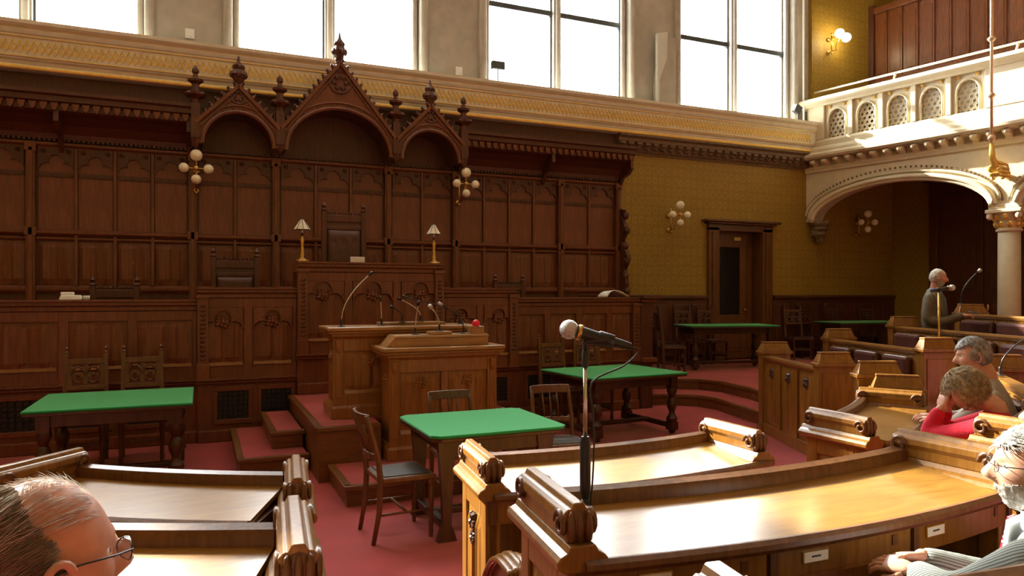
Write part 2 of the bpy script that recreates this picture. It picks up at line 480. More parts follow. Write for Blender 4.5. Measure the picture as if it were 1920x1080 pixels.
# spot lamp at the corner of the ledge
t = thing('spot_lamp', 'small dark spot lamp on the ledge by the balcony corner', 'spotlight', (12.05, 11.85, 5.5))
MB().obox((-.03, 0, .3), (.2, .12, .17), Euler((.3, .3, .2))).build('lamp_head', M['black'], t, bevel=.015)
MB().tube([(0, 0, 0), (0, 0, .26)], .015).build('stem', M['dark_bar'], t)
tag(MB().tube([(12.3, 11.93, 5.5), (12.3, 11.93, 9.0), (12.3, 11.93, ZC)], .022).build('pipe', M['white'], smooth=True), 'thin white pipe running up beside the last window', 'pipe')

# ================================================================ PANELLING BEHIND THE DAIS
P = thing('wall_panelling', 'tall dark carved oak panelling with gothic gables behind the dais', 'panelling', (2.0, 11.9, 0))
MB().box(-5.5, 5.5, 0, .095, .74, 4.84).build('backing', M['dark_oak'], P)
pil = [-5.42, -4.17, -2.1, -.9, .9, 2.1, 4.17, 5.42]
for x in pil:
    m = MB(); m.box(x-.055, x+.055, -.10, 0, .74, 3.88); m.box(x-.075, x+.075, -.12, 0, 2.56, 2.68); m.box(x-.03, x+.03, -.12, -.1, .9, 3.8)
    m.box(x-.075, x+.075, -.13, 0, .74, .95); m.box(x-.07, x+.07, -.12, 0, 3.74, 3.88)
    m.build('pilaster', M['red_oak'], P, bevel=.008)
cnt = {0: 2, 1: 4, 2: 2, 3: 3, 4: 2, 5: 4, 6: 2}
LIN = {}
for b in range(7):
    x0, x1 = pil[b]+.055, pil[b+1]-.055
    for z0, z1, d in ((3.82, 3.9, .085), (2.5, 2.56, .05), (2.57, 2.66, .085), (1.76, 1.86, .05), (1.40, 1.46, .07)):
        MB().sweepx([(0, z0), (-d*.6, z0), (-d, z0+(z1-z0)*.35), (-d, z1-(z1-z0)*.25), (-d*.5, z1), (0, z1)], x0, x1).build('rail', M['red_oak'], P)
    n = cnt[b]; pw = (x1-x0)/n
    for i in range(n):
        a, c = x0+pw*i, x0+pw*(i+1)
        if i:
            m = MB(); m.box(a-.022, a+.022, -.055, 0, 1.86, 3.82)
            m.build('muntin', M['red_oak'], P, bevel=.006)
        key = (n, round(pw, 3))
        if key not in LIN:
            h = pw/2-.03
            m1 = MB(); m1.box(-h, h, -.012, 0, 2.66, 3.82)
            m2 = MB(); tp = trefoil_pts(-h+.01, h-.01, 3.52)
            m2.prism([(-h, 3.52)] + tp + [(h, 3.52), (h, 3.82), (-h, 3.82)], -.045, -.012)
            m2.leafs(-h*.72, 3.765, -.05, .05, 2, .014); m2.leafs(h*.72, 3.765, -.05, .05, 4, .014)
            m3 = MB(); m3.box(-h, h, -.03, -.012, 3.405, 3.47)
            for q in range(7):
                u = -h + (q+.5)*2*h/7
                m3.obox((u, -.03, 3.437), (.035, .02, .035), Euler((0, PI/4, 0)))
            m4 = MB(); m4.linen(-h, h, 1.87, 2.49, -.005, .028, 2)
            LIN[key] = [m1.mesh('panel'), m2.mesh('tracery'), m3.mesh('carved_band'), m4.mesh('linenfold_panel')]
            for me, mm in zip(LIN[key], ('panel_oak', 'dark_oak', 'dark_oak', 'red_oak')): me.materials.append(M[mm])
        ms = LIN[key]; xm = (a+c)/2
        o = bpy.data.objects.new('panel', ms[0]); col.objects.link(o); o.parent = P; o.location = (xm, 0, 0)
        for q in (1, 2):
            s_ = bpy.data.objects.new(('', 'tracery', 'carved_band')[q], ms[q]); col.objects.link(s_); s_.parent = o
        o = bpy.data.objects.new('linenfold_panel', ms[3]); col.objects.link(o); o.parent = P; o.location = (xm, 0, 0)
# beaded strip under the canopy
bead = MB(); 
for i in range(180):
    u = -5.4 + i*.06
    bead.box(u, u+.035, -.1, -.07, 3.9, 3.935)
o = bead.build('beading', M['dark_oak'], P); o['kind'] = 'stuff'
# coved canopy on both sides
cprof = [(0,3.93),(-.09,3.93),(-.11,4.0),(-.2,4.11),(-.36,4.2),(-.47,4.23),(-.5,4.25),(-.5,4.33),(-.56,4.36),(-.56,4.43),(-.6,4.45),(-.6,4.5),(0,4.5)]
dent_me = None
for x0, x1 in ((-5.5, -2.1), (2.1, 5.5)):
    MB().sweepx(cprof, x0, x1).build('canopy', M['dark_oak'], P)
    k = 0; u = x0+.06
    while u < x1-.05:
        if dent_me is None:
            m = MB(); m.prism([(-.045, .09), (.045, .09), (.03, .02), (0, -.015), (-.03, .02)], -.035, .01); dent_me = m.mesh('canopy_dentil'); dent_me.materials.append(M['red_oak'])
        o = bpy.data.objects.new('canopy_dentil', dent_me); col.objects.link(o); o.parent = P; o.location = (u, -.51, 4.25); u += .125
    for u in (x0+.05, (x0+x1)/2, x1-.05):
        MB().prism([(-.5, 4.25), (-.52, 4.1), (-.4, 4.0), (-.2, 3.95), (-.06, 3.75), (-.06, 4.25)], u-.03, u+.03, 'YZ').build('canopy_bracket', M['dark_oak'], P)
# three gables
def gable(xa, xb, rise, za, zf):
    xm = (xa+xb)/2
    ar = arch_pts(xa+.09, xb-.09, 3.93, rise, 22)
    poly = [(xa, 3.93), (xa, 4.2), (xm, za), (xb, 4.2), (xb, 3.93)] + ar[::-1]
    g = MB().prism(poly, -.62, -.50).build('gable', M['red_oak'], P)
    MB().tube([(p[0], -.63, p[1]) for p in ar], .03, 6).build('arch_moulding', M['red_oak'], g)
    ar2 = arch_pts(xa+.03, xb-.03, 3.95, rise+.07, 22)
    MB().tube([(p[0], -.625, p[1]) for p in ar2], .018, 6).build('arch_moulding', M['red_oak'], g)
    m = MB()
    for p in ar[2:-2:2]:
        m.ball((p[0], -.63, p[1]+.04), (.022, .018, .022), 6, 4)
    o = m.build('arch_ornament', M['dark_oak'], g); o['kind'] = 'stuff'
    band = [(p[0], p[1]) for p in ar] + [(p[0], p[1]+.03) for p in ar[::-1]]
    MB().prism(band, -.5, -.01).build('niche_vault', M['dark_oak'], g)
    for s in (-1, 1):
        xe = xa if s < 0 else xb
        d = Vector((xm-xe, 0, za-4.2)); L = d.length; ang = math.atan2(d.z, d.x)
        MB().obox(((xm+xe)/2, -.63, (za+4.2)/2+.02), (L, .08, .05), Euler((0, -ang, 0))).build('gable_moulding', M['red_oak'], g)
        MB().obox(((xm+xe)/2 - math.sin(ang)*s*-.0, -.62, (za+4.2)/2-.075), (L*.86, .05, .02), Euler((0, -ang, 0))).build('gable_moulding', M['red_oak'], g)
        cr = MB(); n = int(L/.105)
        for i in range(n):
            f = (i+.6)/n; px, pz = xe+d.x*f, 4.2+d.z*f+.07
            cr.ball((px, -.6, pz), (.04, .045, .045), 6, 4); cr.ball((px+s*.028, -.6, pz+.035), (.025, .03, .028), 5, 4)
        o = cr.build('crocket_row', M['dark_oak'], g); o['kind'] = 'stuff'
    m = MB(); rz_ = za - (za-4.0-rise)*.45; rr = .11 if zf < 5.5 else .17
    m.tube([(xm+rr*math.cos(2*PI*i/18), -.63, rz_+rr*math.sin(2*PI*i/18)) for i in range(19)], .016, 6)
    for i in range(6):
        m.ball((xm+rr*.55*math.cos(PI*i/3), -.63, rz_+rr*.55*math.sin(PI*i/3)), (rr*.26, .02, rr*.26), 6, 4)
    m.build('rosette', M['dark_oak'], g)
    h = zf-za
    m = MB()
    m.lathe([(.05, -.05), (.06, 0), (.045, h*.12), (.085, h*.3), (.12 if h < .49 else .1, h*.42), (.09, h*.55), (.055, h*.6), (.075, h*.7), (.03, h*.82), (.012, h)], 8, (xm, -.57, za))
    for i in range(4):
        a = PI/2*i
        m.ball((xm+.085*math.cos(a), -.57+.085*math.sin(a), za+h*.42), (.045, .045, .06), 6, 4)
        m.ball((xm+.06*math.cos(a), -.57+.06*math.sin(a), za+h*.66), (.03, .03, .04), 6, 4)
    m.build('finial', M['dark_oak'], g, bevel=0)
gable(-2.06, -.89, .5, 4.79, 5.27)
gable(-.89, .9, .70, 5.32, 5.84)
gable(.9, 2.06, .5, 4.80, 5.27)
def pinnacle(x):
    m = MB()
    m.box(x-.06, x+.06, -.66, -.5, 4.0, 4.5)
    m.lathe([(.02, 3.86), (.05, 3.9), (.07, 3.97), (.085, 4.02)], 8, (x, -.58, 0))
    for z, r in ((4.5, .06), ):
        m.lathe([(.06, 4.5), (.06, 4.56), (.14, 4.62), (.15, 4.66), (.06, 4.69), (.05, 4.78), (.105, 4.82), (.11, 4.85), (.04, 4.88), (.03, 4.93), (.05, 4.96), (.045, 5.0), (.012, 5.05)], 8, (x, -.58, 0))
    for i in range(4):
        a = PI/4+PI/2*i
        m.ball((x+.12*math.cos(a), -.58+.12*math.sin(a), 4.63), (.05, .05, .035), 6, 4)
    m.build('pinnacle', M['dark_oak'], P)
for x in (-2.06, -.89, .9, 2.06): pinnacle(x)
# carved board in profile at the right end of the panelling
for sx, lab in ((1, 'right'),):
    pts = []
    for i in range(33):
        f = i/32; z = 1.2 + 2.15*f
        pts.append((-.18 - .10*abs(math.sin(f*PI*4.2)) - .10*math.exp(-((f-.52)/.16)**2) - .03*math.sin(f*25), z))
    MB().prism([(0, 1.2)] + pts + [(-.05, 3.40), (0, 3.36)], 5.42, 5.5, 'YZ').build('carved_wing', M['dark_oak'], P)
    m = MB()
    for i in range(7):
        m.ball((5.46, -.27-.05*(i % 2), 1.5+.29*i), (.065, .07, .08), 8, 6)
    m.build('wing_carving', M['dark_oak'], P, smooth=True)

# ================================================================ BALCONY ON THE RIGHT
BANG = math.atan2(-.979, .206)
B = thing('gallery_balcony', 'cream stone balcony with pierced arched parapet above a wide arch', 'balcony', (12.45, 12.0, 0), BANG)
BL = 9.0
# wall with two wide arches under the balcony
a1 = arch_pts(.12, 3.70, 3.34, .72, 26, 2.0); a2 = arch_pts(4.10, 7.7, 3.34, .72, 26, 2.0)
poly = [(-.3, 4.6), (-.3, 3.34)] + a1 + a2 + [(BL, 3.34), (BL, 4.6)]
poly = [(-.3, 4.6), (-.3, 3.34), (.12, 3.34)] + a1[1:] + a2 + [(BL, 3.34), (BL, 4.6)]
MB().prism(poly, 0, .45).build('arch_wall', M['balcony_cream'], B)
for ar in (a1, a2):
    for r, dy, dz, mm in ((.055, -.03, .03, 'balcony_cream'), (.03, -.015, .13, 'balcony_cream'), (.05, .0, -.02, 'balcony_cream')):
        cx = (ar[0][0]+ar[-1][0])/2
        MB().tube([(p[0] + (p[0]-cx)*dz*.5, dy, p[1]+dz) for p in ar], r, 8).build('arch_moulding', M[mm], B, smooth=True)
    m = MB()
    for i in range(60):
        f = (i+.5)/60*PI; cx = (ar[0][0]+ar[-1][0])/2
        m.box(cx-1.95*math.cos(f)-.014, cx-1.95*math.cos(f)+.014, -.02, .0, 3.40+.86*math.sin(f), 3.44+.86*math.sin(f))
    o = m.build('arch_beading', M['brown_cornice'], B); o['kind'] = 'stuff'
MB().box(-.3, BL, 0, 3.2, 4.6, 4.83).build('balcony_slab', M['cream'], B)
MB().sweepx([(0, 4.42), (-.04, 4.42), (-.05, 4.47), (-.07, 4.5), (-.07, 4.53), (0, 4.53)], 0, BL).build('lower_moulding', M['balcony_cream'], B)
MB().sweepx([(0, 4.66), (-.26, 4.68), (-.30, 4.72), (-.30, 4.77), (-.24, 4.8), (-.2, 4.83), (.05, 4.83), (.05, 4.66)], .1, BL).build('cornice', M['balcony_cream'], B)
m = MB(); m.prism([(0, 4.66), (-.22, 4.66), (-.24, 4.62), (-.2, 4.58), (-.12, 4.57), (-.06, 4.5), (0, 4.5)], -.055, .055, 'YZ'); m.ball((0, -.21, 4.62), (.06, .05, .045), 8, 5)
md = m.build('modillion', M['balcony_cream'], B, (.28, 0, 0))
for i in range(1, 33): copy_obj(md, B, (.28+.265*i, 0, 0))
# parapet
OPW = .425
ops = [.54+.64*i for i in range(5)] + [4.42+.64*i for i in range(6)]
MB().sweepx([(.02, 4.83), (-.2, 4.83), (-.2, 4.88), (-.17, 4.93), (-.12, 4.96), (-.12, 5.06), (-.08, 5.12), (.02, 5.12)], .05, BL).build('parapet_base', M['balcony_cream'], B)
lastx = .05
for i, x in enumerate(ops):
    m = MB(); m.box(lastx, x, -.045, .14, 5.12, 5.86); c_ = (lastx+x)/2; hw_ = min(.045, (x-lastx)/2-.01) if i else (x-lastx)/2-.06
    if x-lastx > .5: hw_ = (x-lastx)/2-.08
    m.box(c_-hw_, c_+hw_, -.1, -.045, 5.12, 5.86)
    m.build('pier', M['balcony_cream'], B, bevel=.01); lastx = x+OPW
    ar = arch_pts(x, x+OPW, 5.5, .25, 12)
    MB().prism([(x, 5.86), (x, 5.5)] + ar[1:-1] + [(x+OPW, 5.5), (x+OPW, 5.86)], -.04, .14).build('opening_head', M['balcony_cream'], B)
    MB().tube([(x+.012, -.055, 5.12)] + [(x+OPW/2+(p[0]-x-OPW/2)*.95, -.055, p[1]-.012) for p in ar] + [(x+OPW-.012, -.055, 5.12)], .022, 6).build('opening_moulding', M['balcony_cream'], B, smooth=True)
    m = MB(); m.leafs(x+.05, 5.8, -.05, .05, 5, .015); m.leafs(x+OPW-.05, 5.8, -.05, .05, 6, .015)
    m.build('spandrel_leaf', M['gilt'], B)
MB().box(lastx, BL, -.1, .14, 5.12, 5.86).build('pier', M['balcony_cream'], B, bevel=.01)
lat = MB(); sp = .104
for r in range(8):
    for c in range(6):
        u = -.02 + c*sp + (sp/2 if r % 2 else 0); v = 5.15 + r*sp*.86
        hw = OPW/2
        top = 5.5+.25*math.sqrt(max(0, 1-((u-hw)/hw)**2))
        if u < .0 or u > OPW or v > top-.01: continue
        vs = []; n = 6
        for rr in (.056, .036):
            for y in (.0, .03):
                for q in range(n):
                    a = PI/6+PI/3*q
                    vs.append((u+rr*math.cos(a), y, v+rr*math.sin(a)))
        fs = []
        for q in range(n):
            p = (q+1) % n
            fs += [(q, p, 2*n+p, 2*n+q), (n+q, 3*n+q, 3*n+p, n+p), (q, n+q, n+p, p), (2*n+q, 2*n+p, 3*n+p, 3*n+q)]
        lat.add(vs, fs)
lat_me = lat.mesh('lattice'); lat_me.materials.append(M['cream'])
for x in ops:
    o = bpy.data.objects.new('lattice', lat_me); col.objects.link(o); o.parent = B; o.location = (x, .02, 0)
MB().sweepx([(.16, 5.84), (-.12, 5.84), (-.14, 5.88), (-.19, 5.92), (-.21, 5.95), (-.21, 6.0), (-.17, 6.03), (.2, 6.03), (.2, 5.84)], -.05, BL).build('coping', M['balcony_cream'], B)
m = MB()
m.tube([(.15, .08, 6.22), (BL, .08, 6.22)], .022, 8)
for x in (1.9, 4.05, 6.1, 8.1):
    m.tube([(x, .08, 6.03), (x, .08, 6.12), (x+.03, .06, 6.18), (x, .08, 6.23)], [.04, .02, .025, .02], 8)
m.build('handrail', M['balcony_cream'], B, smooth=True)
MB().box(.3, 1.4, .02, .3, 6.03, 6.07).build('book_ledge', M['white'], B)
m = MB(); 
for i in range(5): m.obox((1.45+.14*i, .12, 6.05+.012*(i % 3)), (.2, .16, .03+.01*(i % 2)), Euler((0, 0, .3*i)))
m2 = m.build('paper_pile', M['paper']); m2.location = (12.45, 12.0, 0); m2.rotation_euler = (0, 0, BANG); tag(m2, 'loose white papers lying on the balcony coping', 'papers')
# corbel carrying the arch at the wall
m = MB(); m.lathe([(.02, 2.85), (.07, 2.9), (.1, 3.0), (.15, 3.06), (.14, 3.12), (.2, 3.18), (.17, 3.22), (.22, 3.30), (.22, 3.36)], 8, (.2, .2, 0))
m.leafs(.2, 3.08, -.0, .13, 8, .04)
m.build('corbel', M['brown_cornice'], B)
# panelling of the upper gallery
G = thing('gallery_panelling', 'reddish vertical board panelling along the back of the balcony', 'panelling', (12.45, 12.0, 0), BANG)
MB().box(.42, BL, 2.02, 2.1, 4.83, 8.4).build('backing', M['gallery_oak'], G)
bm_ = MB(); bm_.box(-.14, .14, 1.985, 2.03, 6.72, 8.28); bm_.box(-.10, .10, 1.975, 1.99, 6.85, 8.15)
bd = bm_.build('board', M['gallery_oak'], G, (.65, 0, 0), bevel=.008)
for i in range(1, 24): copy_obj(bd, G, (.65+.345*i, 0, 0))
for z0, z1, d in ((8.28, 8.42, .1), (6.58, 6.72, .12)):
    MB().box(.4, BL, 2.02-d, 2.05, z0, z1).build('rail', M['gallery_oak'], G, bevel=.01)
MB().box(.40, .52, 1.9, 2.05, 4.9, 8.48).build('end_post', M['dark_oak'], G, bevel=.01)
sc_m = MB(); pts = [(-.2, 6.58), (.2, 6.58), (.2, 6.5), (.14, 6.47), (.17, 6.40), (.1, 6.36), (.08, 6.28), (0, 6.26), (-.08, 6.3), (-.1, 6.37), (-.17, 6.40), (-.14, 6.48), (-.2, 6.5)]
sc_m.prism(pts, 1.85, 1.92)
sb = sc_m.build('scalloped_bracket', M['dark_oak'], G, (2.0, 0, 0))
for i in range(1, 9): copy_obj(sb, G, (2.0+.72*i, 0, 0))
MB().box(.5, BL, 1.95, 2.03, 5.0, 6.5).build('lower_boarding', M['stone'], G)
# tall gilded standard above the column
t = thing('gilded_standard', 'tall thin gilded pole on an acanthus bracket over the column', 'pole', (12.45, 12.0, 0), BANG)
m = MB(); m.tube([(3.84, -.42, 4.35), (3.84, -.42, 9.5)], .026, 10)
m.build('pole', M['pale_gilt'], t, smooth=True)
for z in (4.5, 5.25, 6.25, 7.3):
    MB().lathe([(.03, -.05), (.05, -.03), (.07, 0), (.05, .03), (.03, .05)], 10, (3.84, -.42, z)).build('collar', M['pale_gilt'], t, smooth=True)
m = MB()
m.tube([(3.84, -.42, 4.4), (3.84, -.40, 4.15), (3.88, -.30, 3.95), (3.93, -.12, 3.85), (3.95, 0, 3.84)], [.035, .06, .07, .06, .05], 8)
for i in range(8):
    a = i*.8
    m.ball((3.87+.1*math.cos(a), -.25+.11*math.sin(a), 3.85+.06*(i % 3)), (.06, .03, .09), 7, 5, Euler((a, .5, a*1.7)))
for i in range(4):
    m.tube([(3.86, -.32, 4.1-.06*i), (3.95, -.34, 4.05-.07*i), (4.04+.02*i, -.3, 4.0-.07*i), (4.06, -.26, 3.93-.07*i)], [.02, .035, .025, .008], 6)
m.build('acanthus_bracket', M['gilt'], t, smooth=True)
# column
t = thing('column', 'round cream stone column with gilded leaf capital under the balcony', 'column', (13.25+.979*.22, 8.2+.206*.22, 0))
MB().lathe([(.18, .55), (.18, 1.5), (.175, 2.87)], 24).build('shaft', M['balcony_cream'], t, smooth=True)
MB().lathe([(.28, .3), (.28, .4), (.24, .43), (.25, .48), (.2, .52), (.2, .57)], 24).build('base', M['balcony_cream'], t)
m = MB(); m.lathe([(.18, 2.86), (.21, 2.88), (.21, 2.91), (.185, 2.93), (.2, 3.05), (.26, 3.2)], 16)
m.build('capital', M['balcony_cream'], t)
m = MB()
for k, (z, r, n) in enumerate(((2.99, .21, 10), (3.12, .25, 10))):
    for i in range(n):
        a = 2*PI*(i+.5*k)/n
        m.ball((r*math.cos(a), r*math.sin(a), z), (.035, .05, .07), 6, 4, Euler((0, .5, a)))
m.build('capital_leaves', M['gilt'], t)
m = MB(); m.box(-.29, .29, -.29, .29, 3.2, 3.27); m.box(-.25, .25, -.25, .25, 3.27, 3.36)
for sx in (-1, 1):
    for sy in (-1, 1): m.ball((sx*.23, sy*.23, 3.15), (.06, .06, .07), 8, 6)
ab = m.build('abacus', M['balcony_cream'], t, rz=BANG, bevel=.015)

# ================================================================ DOOR, WAINSCOT
bpy.data.objects.remove(bpy.data.objects['wall_back'])
w = MB(); w.box(XL, 9.96, YF, YF+.5, 0, 5.3); w.box(11.12, XR, YF, YF+.5, 0, 5.3); w.box(9.96, 11.12, YF, YF+.5, 3.08, 5.3); w.box(9.96, 11.12, YF+.42, YF+.5, 0, 3.08)
struct(w.build('wall_back', M['wallpaper']), 'ochre damask wallpapered wall behind the dais and the alcove')
D = thing('door_1', 'dark oak door with glazed panel and heavy moulded frame', None, (10.54, 12.0, .34), kind='structure')
for x0, x1 in ((-.86, -.58), (.58, .86)):
    m = MB(); m.box(x0, x1, -.08, 0, 0, 2.8); c = (x0+x1)/2; m.box(c-.06, c+.06, -.11, -.08, .2, 2.7); m.box(x0-.02, x1+.02, -.11, 0, 0, .25)
    m.build('frame_post', M['door_oak'], D, bevel=.012)
m = MB(); m.box(-.86, .86, -.08, 0, 2.72, 2.86); m.box(-.92, .92, -.15, 0, 2.86, 2.9); m.box(-1.0, 1.0, -.2, 0, 2.9, 2.95)
m.build('frame_head', M['door_oak'], D, bevel=.012)
m = MB(); m.box(-.58, .36, .2, .26, 0, .95); m.box(-.58, .36, .2, .26, 2.4, 2.74); m.box(-.58, -.42, .2, .26, .95, 2.4); m.box(.2, .36, .2, .26, .95, 2.4)
m.box(-.46, .24, .18, .2, .15, .8); m.box(-.38, .16, .165, .18, .23, .72)
lf = m.build('door_leaf', M['door_oak'], D, bevel=.008)
MB().box(-.42, .2, .22, .235, .95, 2.4).build('door_glass', M['glass_dark'], lf)
MB().box(.02, .2, .17, .2, 2.55, 2.62).build('door_plate', M['brass'], lf)
for s in (-1, 1): MB().box(min(s*.58, s*.565), max(s*.58, s*.565), -.02, .4, 0, 2.74).build('jamb_lining', M['door_oak'], D)
m = MB(); m.box(.36, .565, .22, .3, 0, 2.74); m.box(.41, .53, .2, .22, .2, 2.6)
m.build('side_panel', M['door_oak'], D, bevel=.008)
m = MB(); m.ball((.29, .15, 1.05), .03); m.tube([(.29, .2, 1.05), (.29, .15, 1.05)], .012); m.build('door_knob', M['brass'], D, smooth=True)
W = thing('wainscot', 'dark oak wainscot boarding below the ochre wallpaper', 'wainscot', (0, 12.0, .34))
for x0, x1 in ((6.4, 9.66), (11.44, 15.2)):
    MB().box(x0, x1, -.05, 0, 0, 1.3).build('backing', M['dark_oak'], W)
    MB().sweepx([(0, 1.28), (-.07, 1.28), (-.1, 1.31), (-.1, 1.34), (-.06, 1.37), (0, 1.37)], x0, x1).build('cap_rail', M['dark_oak'], W)
    MB().box(x0, x1, -.08, 0, 0, .16).build('skirting', M['dark_oak'], W, bevel=.01)
    n = int((x1-x0)/.46); pw = (x1-x0)/n
    for i in range(n):
        a = x0+pw*i
        m = MB(); m.box(a+.06, a+pw-.06, -.07, -.05, .28, 1.18)
        m.build('panel', M['dark_oak'], W, bevel=.015)
# tall dark doors in the side aisle beyond the arch
for k, y in enumerate((9.8, 6.6)):
    t = thing('door_%d' % (k+2), 'tall dark wooden double doors in the shade beyond the arch', None, (15.2, y, .34), -PI/2, kind='structure')
    m = MB(); m.box(-1.2, -1.0, -.1, 0, 0, 3.9); m.box(1.0, 1.2, -.1, 0, 0, 3.9); m.box(-1.3, 1.3, -.14, 0, 3.9, 4.05)
    m.build('frame', M['dark_oak'], t, bevel=.01)
    for s in (-1, 1):
        x0, x1 = (0.01, 1.0) if s > 0 else (-1.0, -.01)
        m = MB(); m.box(x0, x1, -.05, 0, 0, 3.9); m.box(x0+.16, x1-.16, -.075, -.05, .3, 1.2); m.box(x0+.16, x1-.16, -.075, -.05, 1.5, 3.6)
        m.build('door_leaf', M['dark_oak'], t, bevel=.01)
    MB().ball((.12, -.09, 1.1), (.03, .03, .09)).build('door_handle', M['brass'], t, smooth=True)

# ================================================================ RAISED FLOORS
def slab(name, poly, z0, z1, label, nose=True, step=.03, closed=None):
    t = thing(name, label, None, kind='structure')
    MB().prism(poly, z0, z1, 'XY').build('carpet_top', M['carpet'], t)
    if nose:
        n = len(poly)
        for i in (closed if closed is not None else range(n)):
            a, b = Vector((*poly[i], 0)), Vector((*poly[(i+1) % n], 0))
            d = b-a; L = d.length
            m = MB(); m.box(0, L, -.02, .05, z1-.045, z1+.004); m.box(0, L, -.004, .03, z0, z1-.04)
            m.build('wood_nosing', M['nosing'], t, (a.x, a.y, 0), math.atan2(d.y, d.x), bevel=.008)
    return t
slab('floor_alcove_step', [(6.3, 9.40), (6.75, 9.25), (7.05, 8.95), (7.12, 8.6), (6.95, 7.9), (6.75, 7.15), (15.2, 6.75), (15.2, 12), (6.3, 12)], 0, .17, 'lower red carpeted step curving up to the alcove', closed=range(0, 5))
slab('floor_alcove', [(6.35, 9.95), (7.1, 9.78), (7.5, 9.5), (7.64, 9.1), (7.5, 8.3), (7.2, 7.35), (15.2, 6.95), (15.2, 12), (6.35, 12)], .17, .34, 'raised red carpeted alcove floor by the door', closed=range(0, 5))
slab('floor_dais', [(-3.4, 9.45), (6.3, 9.45), (6.3, 11.9), (-3.4, 11.9)], 0, .72, 'raised floor of the dais behind the desks', nose=False)
OC = (2.05, 7.2)
for k, r in enumerate((5.12, 6.28, 7.35, 8.4, 9.4)):
    t = thing('floor_tier', 'curved red carpeted tier under the benches', None, kind='structure')
    MB().rev([(r, .15*k), (14.2, .15*k), (14.2, .15*(k+1)), (r, .15*(k+1))], math.radians(-80), math.radians(83), 60, (*OC, 0)).build('carpet_top', M['carpet'], t)
    MB().rev([(r-.02, .15*(k+1)-.04), (r+.04, .15*(k+1)-.04), (r+.04, .15*(k+1)+.003), (r-.02, .15*(k+1)+.003)], math.radians(-80), math.radians(83), 60, (*OC, 0)).build('wood_nosing', M['nosing'], t)
# stairs and platform before the dais
S_ = thing('dais_platform', 'red carpeted platform with wooden edges carrying the clerk desk', 'platform', (0, 0, 0))
pl = [(1.0, 6.72), (1.58, 6.72), (1.58, 7.08), (2.78, 7.08), (2.78, 6.72), (3.0, 6.72), (3.0, 9.04), (1.0, 9.04)]
MB().prism(pl, 0, .49, 'XY').build('platform_body', M['nosing'], S_)
MB().prism(pl, .49, .51, 'XY').build('carpet_top', M['carpet'], S_)
def nosed(root, x0, x1, y0, y1, z0, z1, sides):
    MB().box(x0, x1, y0, y1, z0, z1-.02).build('step_body', M['nosing'], root)
    MB().box(x0, x1, y0, y1, z1-.02, z1).build('carpet_top', M['carpet'], root)
    for s in sides:
        m = MB()
        if s == 'f': m.box(x0-.02, x1+.02, y0-.025, y0+.045, z1-.04, z1+.005)
        if s == 'l': m.box(x0-.025, x0+.045, y0, y1, z1-.04, z1+.005)
        if s == 'r': m.box(x1-.045, x1+.025, y0, y1, z1-.04, z1+.005)
        m.build('nosing', M['nosing'], root, bevel=.008)
for x0, x1, y0, y1, z in ((1.0-.025, 1.045, 6.72, 9.0, .51), (1.0-.02, 1.58, 6.695, 6.765, .51), (2.78, 3.02, 6.695, 6.765, .51), (2.955, 3.025, 6.72, 9.0, .51)):
    MB().box(x0, x1, y0, y1, z-.04, z+.005).build('nosing', M['nosing'], S_, bevel=.008)
t = thing('carpeted_step', 'low wide carpeted step under the front lectern', 'step', (0, 0, 0)); nosed(t, 1.1, 2.9, 5.88, 6.70, 0, .17, 'flr')
MB().box(1.6, 2.76, 6.70, 7.07, 0, .17).build('step_back', M['carpet'], t)
t = thing('carpeted_step', 'lower of two red side steps left of the platform', 'step'); nosed(t, .345, .97, 7.24, 8.95, 0, .17, 'fl')
t = thing('carpeted_step', 'upper of two red side steps left of the platform', 'step'); nosed(t, .675, .97, 7.6, 8.95, .175, .34, 'fl')
t = thing('carpeted_step', 'lower of two red side steps right of the platform', 'step'); nosed(t, 3.03, 3.655, 7.24, 8.95, 0, .17, 'fr')
t = thing('carpeted_step', 'upper of two red side steps right of the platform', 'step'); nosed(t, 3.03, 3.325, 7.6, 8.95, .175, .34, 'fr')

